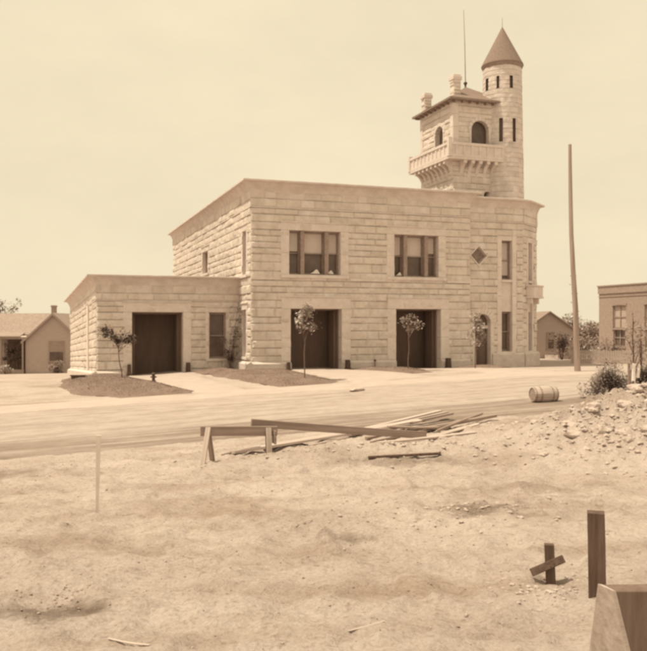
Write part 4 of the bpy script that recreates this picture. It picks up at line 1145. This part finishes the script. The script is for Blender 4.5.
# ------------------------------------------------------------------ sawhorse and lumber
def plank(name, p0, p1, w, t, m, label, cat, group=None, roll=0, parent=None):
    """board between two centre points; origin at its centre"""
    p0, p1 = Vector(p0), Vector(p1); d = p1 - p0; L_ = d.length; bm = nb()
    n = 6; rnd = random.Random(len(label or "") + int(L_ * 100))
    bow = rnd.uniform(-.015, .015)
    prev = None
    for k in range(n + 1):
        xk = -L_ / 2 + L_ * k / n; bz = bow * math.cos(math.pi * xk / L_)
        ring = [bm.verts.new((xk, yy, zz + bz)) for yy, zz in ((-w / 2, -t / 2), (w / 2, -t / 2), (w / 2, t / 2), (-w / 2, t / 2))]
        if prev:
            for q in range(4): bm.faces.new((prev[q], prev[(q + 1) % 4], ring[(q + 1) % 4], ring[q]))
        else: bm.faces.new(ring[::-1])
        prev = ring
    bm.faces.new(prev); bmesh.ops.recalc_face_normals(bm, faces=bm.faces[:])
    eds = [e for e in bm.edges if len(e.link_faces) == 2 and e.calc_face_angle(0) > 1]
    bmesh.ops.bevel(bm, geom=eds, offset=.006, segments=1, affect='EDGES')
    o = link(name, bm, m, parent); o.location = (p0 + p1) / 2
    o.rotation_mode = 'XYZ'
    rz = math.atan2(d.y, d.x); ry = -math.asin(d.z / L_)
    o.rotation_euler = (Matrix.Rotation(rz, 3, 'Z') @ Matrix.Rotation(ry, 3, 'Y') @ Matrix.Rotation(roll, 3, 'X')).to_euler()
    if label and not parent: tag(o, label, cat, group)
    return o
# camera-derived spots: sawhorse left end ground at (208,462), right end at (268,449)
def gy(px, py, guess=17):
    """ground point seen at a photo position (measured once, plain world coordinates)"""
    Y = guess
    for _ in range(60):
        x = at(px, Y); Y2 = (2.65 - terrain_base(x, Y) - mound(x, Y)) * 815 / (py - 325.5); Y = .5 * Y + .5 * Y2
    return at(px, Y), Y
xa, ya = gy(208, 462); xb, yb = gy(267, 450)
yb = ya + .35; xb = at(268, yb)
za, zb = terrain(xa, ya), terrain(xb, yb)
SH = empty('sawhorse', ((xa + xb) / 2, (ya + yb) / 2, (za + zb) / 2), 0, 'rough timber sawhorse straddling the dirt at the left of the boards', 'sawhorse')
ox, oy, oz = SH.location
zt_a = 2.65 - (427 - 325.5) / 815 * ya; zt_b = 2.65 - (427.5 - 325.5) / 815 * yb
d_ = Vector((xb - xa, yb - ya, 0)).normalized(); nrm = Vector((-d_.y, d_.x, 0))
Pa = Vector((xa, ya, zt_a)); Pb = Vector((xb, yb, zt_b)); sh = Vector((ox, oy, oz))
plank('beam', Pa - d_ * .16 - sh + Vector((0, 0, -.08)), Pb + d_ * .2 - sh + Vector((0, 0, -.08)), .07, .20, 'lumber', None, None, parent=SH)
for Q, zg in ((Pa, za), (Pb, zb)):
    for sg in (-1, 1):
        top = Q + nrm * sg * .055 - sh + Vector((0, 0, .0)); bot = Q + nrm * sg * (.30 if Q is Pa else .16) - d_ * ((.16 if sg < 0 else -.14) if Q is Pa else (.0 if sg < 0 else -.05))
        bot.z = terrain(bot.x, bot.y) - .04; bot -= sh
        plank('leg', bot, top, .045 if False else .11, .04, 'lumber2' if sg < 0 else 'lumber', None, None, parent=SH, roll=R(90) if False else 0)
bm = nb(); vs = box(bm, -.02, .02, -.16, .16, -.14, .14)
gus = link('end_board', bm, 'lumber', SH); gus.location = Pb - sh + d_ * .13 + Vector((0, 0, -.2)); gus.rotation_euler = (0, 0, math.atan2(d_.y, d_.x))

LG = 'boards in the loose lumber pile'
# long board resting with its upper end on the sawhorse
x0, y0 = at(251, yb + .0), yb + .02
z0_ = 2.65 - (420.5 - 325.5) / 815 * y0
x1_, y1_ = gy(426, 441); z1_ = terrain(x1_, y1_) + .10
plank('long_board', (x0, y0, zt_b + .10), (x1_, y1_, z1_ + .02), .06, .17, 'lumber', 'long thick board with its left end propped on the sawhorse', 'board')
boards = [
    # px0,py0, px1,py1, lift0, lift1, width, thick, mat, label
    (233, 455, 408, 428, .05, .12, .12, .05, 'lumber2', 'long pale board at the left front edge, passing under the sawhorse'),
    (222, 456, 262, 449, .03, .04, .06, .05, 'lumber', 'short dark stick pointing left below the sawhorse beam'),
    (262, 450, 420, 424, .04, .16, .14, .04, 'lumber2', 'pale board just behind the front board of the pile'),
    (330, 440, 446, 412, .05, .22, .16, .04, 'lumber2', 'palest wide board lying highest at the back of the pile'),
    (350, 440, 452, 420, .06, .20, .10, .05, 'lumber', 'narrow grey board below the palest wide board'),
    (352, 436, 440, 416, .12, .20, .14, .04, 'lumber2', 'short pale board slanting along the back of the pile'),
    (366, 441, 496, 414, .08, .14, .07, .07, 'lumber', 'thin dark scantling sticking out farthest to the right'),
    (372, 443, 470, 424, .05, .10, .12, .05, 'lumber', 'grey board under the dark scantling'),
    (380, 445, 474, 430, .03, .05, .15, .04, 'lumber2', 'pale board on the ground at the right front of the pile'),
    (388, 436, 438, 432, .16, .10, .12, .04, 'lumber', 'short grey offcut across the middle of the pile'),
    (340, 447, 428, 440, .03, .05, .12, .05, 'lumber', 'dark board low in front beneath the propped long board'),
    (428, 441, 478, 426, .05, .08, .10, .03, 'lumber2', 'thin pale lath at the right end of the pile'),
    (438, 434, 482, 419, .10, .16, .05, .05, 'lumber', 'short dark batten beside the pale lath'),
    (310, 446, 380, 434, .03, .07, .10, .04, 'lumber2', 'stubby pale board between sawhorse and pile'),
]
for (a, b, c, d, l0, l1, w, t_, m_, lb) in boards:
    w *= 1.3; t_ *= 1.2
    X0, Y0 = gy(a, b); X1, Y1 = gy(c, d)
    Y1 = min(Y1, Y0 + 3.2); X1 = at(c, Y1)
    plank('board', (X0, Y0, terrain(X0, Y0) + l0), (X1, Y1, terrain(X1, Y1) + l1), w, t_, m_, lb, 'board', LG, roll=random.uniform(-.25, .25))
X0, Y0 = gy(368, 457); X1, Y1 = gy(441, 458)
plank('long_stick', (X0, Y0, terrain(X0, Y0) + .03), (X1, Y1, terrain(X1, Y1) + .03), .07, .05, 'post', 'lone dark stick lying on the dirt in front of the lumber pile', 'stick')
for (a, b, c, d, w, lb) in ((348, 632, 385, 624, .022, 'pale splinter of wood alone in the bottom middle foreground'), (108, 640, 150, 650, .024, 'thin pale lath at the bottom left corner of the dirt'),
        (296, 529, 312, 519, .02, 'small bent twig left of the foreground centre'), (440, 510, 470, 503, .03, 'short stick on the dark gravel patch above the posts')):
    X0, Y0 = gy(a, b, 9); X1, Y1 = gy(c, d, 9)
    plank('wood_scrap', (X0, Y0, terrain(X0, Y0) + .015), (X1, Y1, terrain(X1, Y1) + .012), w, .012, 'lumber2', lb, 'wood scrap', 'wood scraps on the dirt')

# ------------------------------------------------------------------ barrel
X, Y = gy(544, 402.5, 27)
BA = empty('barrel', (X, Y, terrain(X, Y)), R(14), 'pale wooden barrel lying on its side by the street', 'barrel')
bm = nb(); Lb = .86; r0, r1 = .225, .27
prof = [(Lb * (k / 12 - .5), r0 + (r1 - r0) * math.sin(math.pi * k / 12)) for k in range(13)]
ns = 80; rings = []
for xx, r in prof:
    rings.append([bm.verts.new((xx, (r - (.008 if i % 5 == 0 else 0)) * math.cos(2 * math.pi * i / ns), r1 + (r - (.008 if i % 5 == 0 else 0)) * math.sin(2 * math.pi * i / ns))) for i in range(ns)])
for A, B in zip(rings, rings[1:]):
    for i in range(ns): bm.faces.new((A[i], A[(i + 1) % ns], B[(i + 1) % ns], B[i]))
link('staves', bm, 'lumber2', BA)
for xx in (-Lb / 2 + .03, Lb / 2 - .03):
    bm = nb(); cyl(bm, (xx - .012, 0, r1), (xx + .012, 0, r1), r0 - .01, n=40); link('barrel_head', bm, 'lumber', BA)
for xx in (-.40, -.22, .2, .37):
    r = r0 + (r1 - r0) * math.sin(math.pi * (xx / Lb + .5)) + .008
    bm = nb(); cyl(bm, (xx, 0, r1), (xx + .05, 0, r1), r, r + (.004 if xx < 0 else -.004), n=48); link('hoop', bm, 'lumber', BA)

# ------------------------------------------------------------------ foreground posts and timber
X, Y = gy(598, 602, 8); z = terrain(X, Y)
bm = nb(); vs = box(bm, -.082, .082, -.08, .08, -.35, (602 - 523.5) * Y / 815 + .03)
for q in vs[4:]: q.co.x -= .02
bmesh.ops.subdivide_edges(bm, edges=bm.edges[:], cuts=3, use_grid_fill=True)
for v in bm.verts: v.co += Vector((MN.noise(v.co * 5), MN.noise(v.co * 5 + Vector((9, 0, 0))), 0)) * .006
o = link('timber_post', bm, 'post'); o.location = (X, Y, z); o.rotation_euler = (0, 0, R(-17)); tag(o, 'thick dark square post standing in the dirt at lower right', 'post', 'posts set in the foreground dirt')
X, Y = gy(552, 581, 8.5); z = terrain(X, Y)
T = empty('stake_post', (X, Y, z), R(-12), 'short squared stake with a slanting cross board, left of the thick post', 'post', 'posts set in the foreground dirt')
bm = nb(); vs = box(bm, -.05, .05, -.045, .045, -.3, .43)
for q in vs[4:]: q.co.x -= .03
link('stake', bm, 'post', T)
o = plank('cross_board', (-.22, -.06, .13), (.12, -.05, .30), .085, .025, 'post', None, None, parent=T, roll=R(72))
for q_ in ((-.02, .0), (.015, .03)):
    bm = nb(); cyl(bm, (q_[0], -.10, .22 + q_[1]), (q_[0], -.062, .22 + q_[1]), .006, n=8); link('nail', bm, 'iron', T)
# pale survey lath at left
X, Y = gy(97, 515, 11); z = terrain(X, Y)
bm = nb(); vs = box(bm, -.035, .035, -.01, .01, -.1, 1.18)
for q in vs[:4]: q.co.x *= .5
o = link('survey_lath', bm, mat('bleached_lath', .66, var=.1)); o.location = (X, Y, z); o.rotation_euler = (R(2), R(1.5), R(5)); tag(o, 'thin bleached survey lath standing alone in the dirt at left', 'lath')
# heavy tapered timber at the bottom right corner
Yt = 5.6; 
def wp(px, py, Y): return Vector((at(px, Y), Y, 2.65 - (py - 325.5) / 815 * Y))
zt = 2.65 - (591 - 325.5) / 815 * Yt
o_ = Vector((at(640, Yt), Yt, 0))
tl, tr = at(616, Yt), at(700, Yt)
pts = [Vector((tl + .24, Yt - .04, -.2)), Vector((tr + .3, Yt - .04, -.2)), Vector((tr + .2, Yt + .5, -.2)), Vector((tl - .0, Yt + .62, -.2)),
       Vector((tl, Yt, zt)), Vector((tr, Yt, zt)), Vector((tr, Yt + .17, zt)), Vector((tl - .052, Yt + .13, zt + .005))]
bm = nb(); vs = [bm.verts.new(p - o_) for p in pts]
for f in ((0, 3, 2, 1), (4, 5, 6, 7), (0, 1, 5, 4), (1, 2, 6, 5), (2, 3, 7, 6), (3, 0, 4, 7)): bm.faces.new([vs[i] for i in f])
bmesh.ops.bevel(bm, geom=bm.edges[:], offset=.006, segments=1, affect='EDGES')
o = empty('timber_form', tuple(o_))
link('front_board', bm, mat('form_timber_shaded', .13, var=.2, scale=6, bump=.006, bscale=14, stretch=(2, 2, .3)), o)  # darker timber colour carries the shade of the front
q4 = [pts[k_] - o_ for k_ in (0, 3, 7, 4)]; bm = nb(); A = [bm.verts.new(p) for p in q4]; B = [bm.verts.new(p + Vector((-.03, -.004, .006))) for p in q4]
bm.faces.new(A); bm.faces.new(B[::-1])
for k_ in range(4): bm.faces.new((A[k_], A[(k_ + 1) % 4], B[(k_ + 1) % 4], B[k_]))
bmesh.ops.recalc_face_normals(bm, faces=bm.faces[:]); link('sunlit_side_board', bm, 'lumber2', o)  # pale skin: sunlight on the left face put into its colour
tag(o, 'large tapered timber form cut off by the bottom right corner', 'timber')

# ------------------------------------------------------------------ stones and rubble
rnd = random.Random(21)
spots = []
for k in range(600):
    x = 6.3 + rnd.gauss(0, .9); y = 16.9 + rnd.gauss(0, 1.2)
    if mound(x, y) < .34 or x > .425 * y or len(spots) > 150: continue
    spots.append((x, y, rnd.uniform(.035, .10) if rnd.random() < .8 else rnd.uniform(.11, .21)))
nm = ['on the left slope of the rubble mound', 'near the crest of the rubble mound', 'at the foot of the rubble mound', 'in the middle of the rubble mound']
sz = ['small', 'medium', 'large']
for i, (x, y, r) in enumerate(spots):
    bm = nb(); r *= .85; rock(bm, (0, 0, 0), r, rnd, .6, 1 if r < .12 else 2); o = link('stone', bm, 'rubble'); o.location = (x, y, terrain(x, y) - r * .05)
    m_ = mound(x, y); w_ = 1 if m_ > .95 else (3 if m_ > .7 else (0 if x < 6.2 else 2))
    tag(o, '%s pale broken stone %s' % (sz[0 if r < .10 else (1 if r < .15 else 2)], nm[w_]), 'stone', '%s stones %s' % (sz[0 if r < .10 else (1 if r < .15 else 2)], nm[w_]))
# clods and pebbles: countless
bm = nb()
def scatter(n, fx, fy, r0, r1, sub=1):
    for _ in range(n):
        x, y = fx(), fy(); r = r0 + (r1 - r0) * rnd.random() ** 3
        rock(bm, (x, y, terrain(x, y) + r * .15), r, rnd, .6, sub)
scatter(500, lambda: rnd.uniform(-4, 4.5), lambda: rnd.uniform(6, 16), .005, .022)
scatter(160, lambda: rnd.gauss(2.25, .28), lambda: rnd.gauss(8.3, .35), .006, .035)
scatter(240, lambda: rnd.gauss(1.9, .9), lambda: rnd.gauss(11.8, .5), .008, .04)
scatter(380, lambda: rnd.gauss(1.3, 1.6), lambda: rnd.gauss(17.3, .6), .01, .06)
scatter(1100, lambda: rnd.gauss(6.3, 1.1), lambda: rnd.gauss(17.0, 1.3), .012, .07)
scatter(260, lambda: rnd.uniform(-9, 9), lambda: rnd.uniform(15, 24), .01, .05)
scatter(90, lambda: rnd.gauss(6, 1.6), lambda: rnd.gauss(22, 1.2), .02, .09)
tag(link('pebbles', bm, 'rubble'), 'scattered pebbles and clods over the torn up dirt', 'pebbles', kind='stuff')

bm = nb()
def chips(n, cx, cy, sx, sy, r0=.004, r1=.022):
    n = int(n * 1.8)
    for _ in range(n):
        x, y = rnd.gauss(cx, sx), rnd.gauss(cy, sy)
        if y < 5.5: continue
        r = r0 + (r1 - r0) * rnd.random() ** 2
        rock(bm, (x, y, terrain(x, y) + r * .1), r, rnd, .35, 1)
for (px, py, n, sx, sy) in ((480, 506, 130, .55, .35), (505, 512, 60, .5, .2), (338, 536, 26, .18, .3), (290, 528, 16, .1, .2), (35, 600, 90, .35, .35), (62, 596, 40, .2, .2), (400, 515, 30, .8, .4),
                            (160, 430, 40, 1.6, .5), (60, 415, 70, 2.2, .6), (30, 470, 50, 1.2, .8), (175, 560, 30, .5, .6), (420, 470, 60, 1.6, .5), (525, 415, 60, .8, .5), (560, 440, 50, .8, .6), (250, 500, 60, 2.0, 1.6), (430, 580, 40, 1.0, 1.0), (545, 583, 30, .3, .3)):
    X, Y = gy(px, py, 12); chips(n, X, Y, sx, sy)
chips(420, .3, 12, 3.2, 3.2, .004, .016); chips(260, 0, 8.5, 2.4, 1.6, .003, .011); chips(200, -4, 18, 3, 2.5, .008, .03)
tag(link('debris', bm, mat('trodden_clods', .23, var=.3, scale=3)), 'dark chips and clods trodden into the dirt', 'debris', kind='stuff')

# ------------------------------------------------------------------ light, sky, camera
EL = R(66); AZ = R(190)            # direction towards the sun, measured from +X
sun = bpy.data.lights.new('sun', 'SUN'); sun.energy = 4.4; sun.angle = R(.6); sun.color = (1, .89, .67)
so = bpy.data.objects.new('sun', sun); col.objects.link(so)
d = Vector((math.cos(EL) * math.cos(AZ), math.cos(EL) * math.sin(AZ), math.sin(EL)))
so.rotation_euler = (-d).to_track_quat('-Z', 'Y').to_euler(); so.location = (0, 0, 60)
w = bpy.data.worlds.new('World'); sc.world = w; w.use_nodes = True
N = w.node_tree.nodes; L = w.node_tree.links; bg = N['Background']
sk = N.new('ShaderNodeTexSky'); sk.sky_type = 'NISHITA'; sk.sun_disc = False; sk.sun_elevation = EL; sk.sun_rotation = math.pi / 2 - AZ
sk.dust_density = 4
bw_ = N.new('ShaderNodeRGBToBW'); L.new(sk.outputs[0], bw_.inputs[0])
mr = N.new('ShaderNodeMapRange'); mr.inputs['From Min'].default_value = 0; mr.inputs['From Max'].default_value = 14; mr.inputs['To Min'].default_value = 7.45; mr.inputs['To Max'].default_value = 8.1
L.new(bw_.outputs[0], mr.inputs['Value'])
tcw = N.new('ShaderNodeTexCoord'); mpw = N.new('ShaderNodeMapping'); mpw.inputs['Scale'].default_value = (1, 1, 2.4); L.new(tcw.outputs['Generated'], mpw.inputs['Vector'])
nw = N.new('ShaderNodeTexNoise'); nw.inputs['Scale'].default_value = 3.2; nw.inputs['Detail'].default_value = 9; nw.inputs['Roughness'].default_value = .62; L.new(mpw.outputs[0], nw.inputs['Vector'])
mw = N.new('ShaderNodeMath'); mw.operation = 'MULTIPLY_ADD'; mw.inputs[1].default_value = 2.0; L.new(nw.outputs['Fac'], mw.inputs[0]); L.new(mr.outputs[0], mw.inputs[2])
mr2 = N.new('ShaderNodeMath'); mr2.operation = 'SUBTRACT'; mr2.inputs[1].default_value = .95; L.new(mw.outputs[0], mr2.inputs[0]); mr = mr2
vm = N.new('ShaderNodeVectorMath'); vm.operation = 'SCALE'; vm.inputs[0].default_value = (1.165, 1.0, .70); L.new(mr.outputs[0], vm.inputs['Scale'])
L.new(vm.outputs[0], bg.inputs['Color']); bg.inputs['Strength'].default_value = .1
cam = bpy.data.cameras.new('camera'); co = bpy.data.objects.new('camera', cam); col.objects.link(co); sc.camera = co
co.location = (0, 0, 2.65); co.rotation_euler = (R(90), 0, 0)
cam.sensor_fit = 'HORIZONTAL'; cam.sensor_width = 36; cam.lens = 36 * 815 / 647; cam.clip_end = 3000; cam.clip_start = .1
sc.render.engine = 'CYCLES'
sc.view_settings.view_transform = 'Standard'; sc.view_settings.look = 'None'; sc.view_settings.gamma = 1; sc.view_settings.exposure = 0
sc.view_settings.use_curve_mapping = False
sc.cycles.filter_width = 3.0
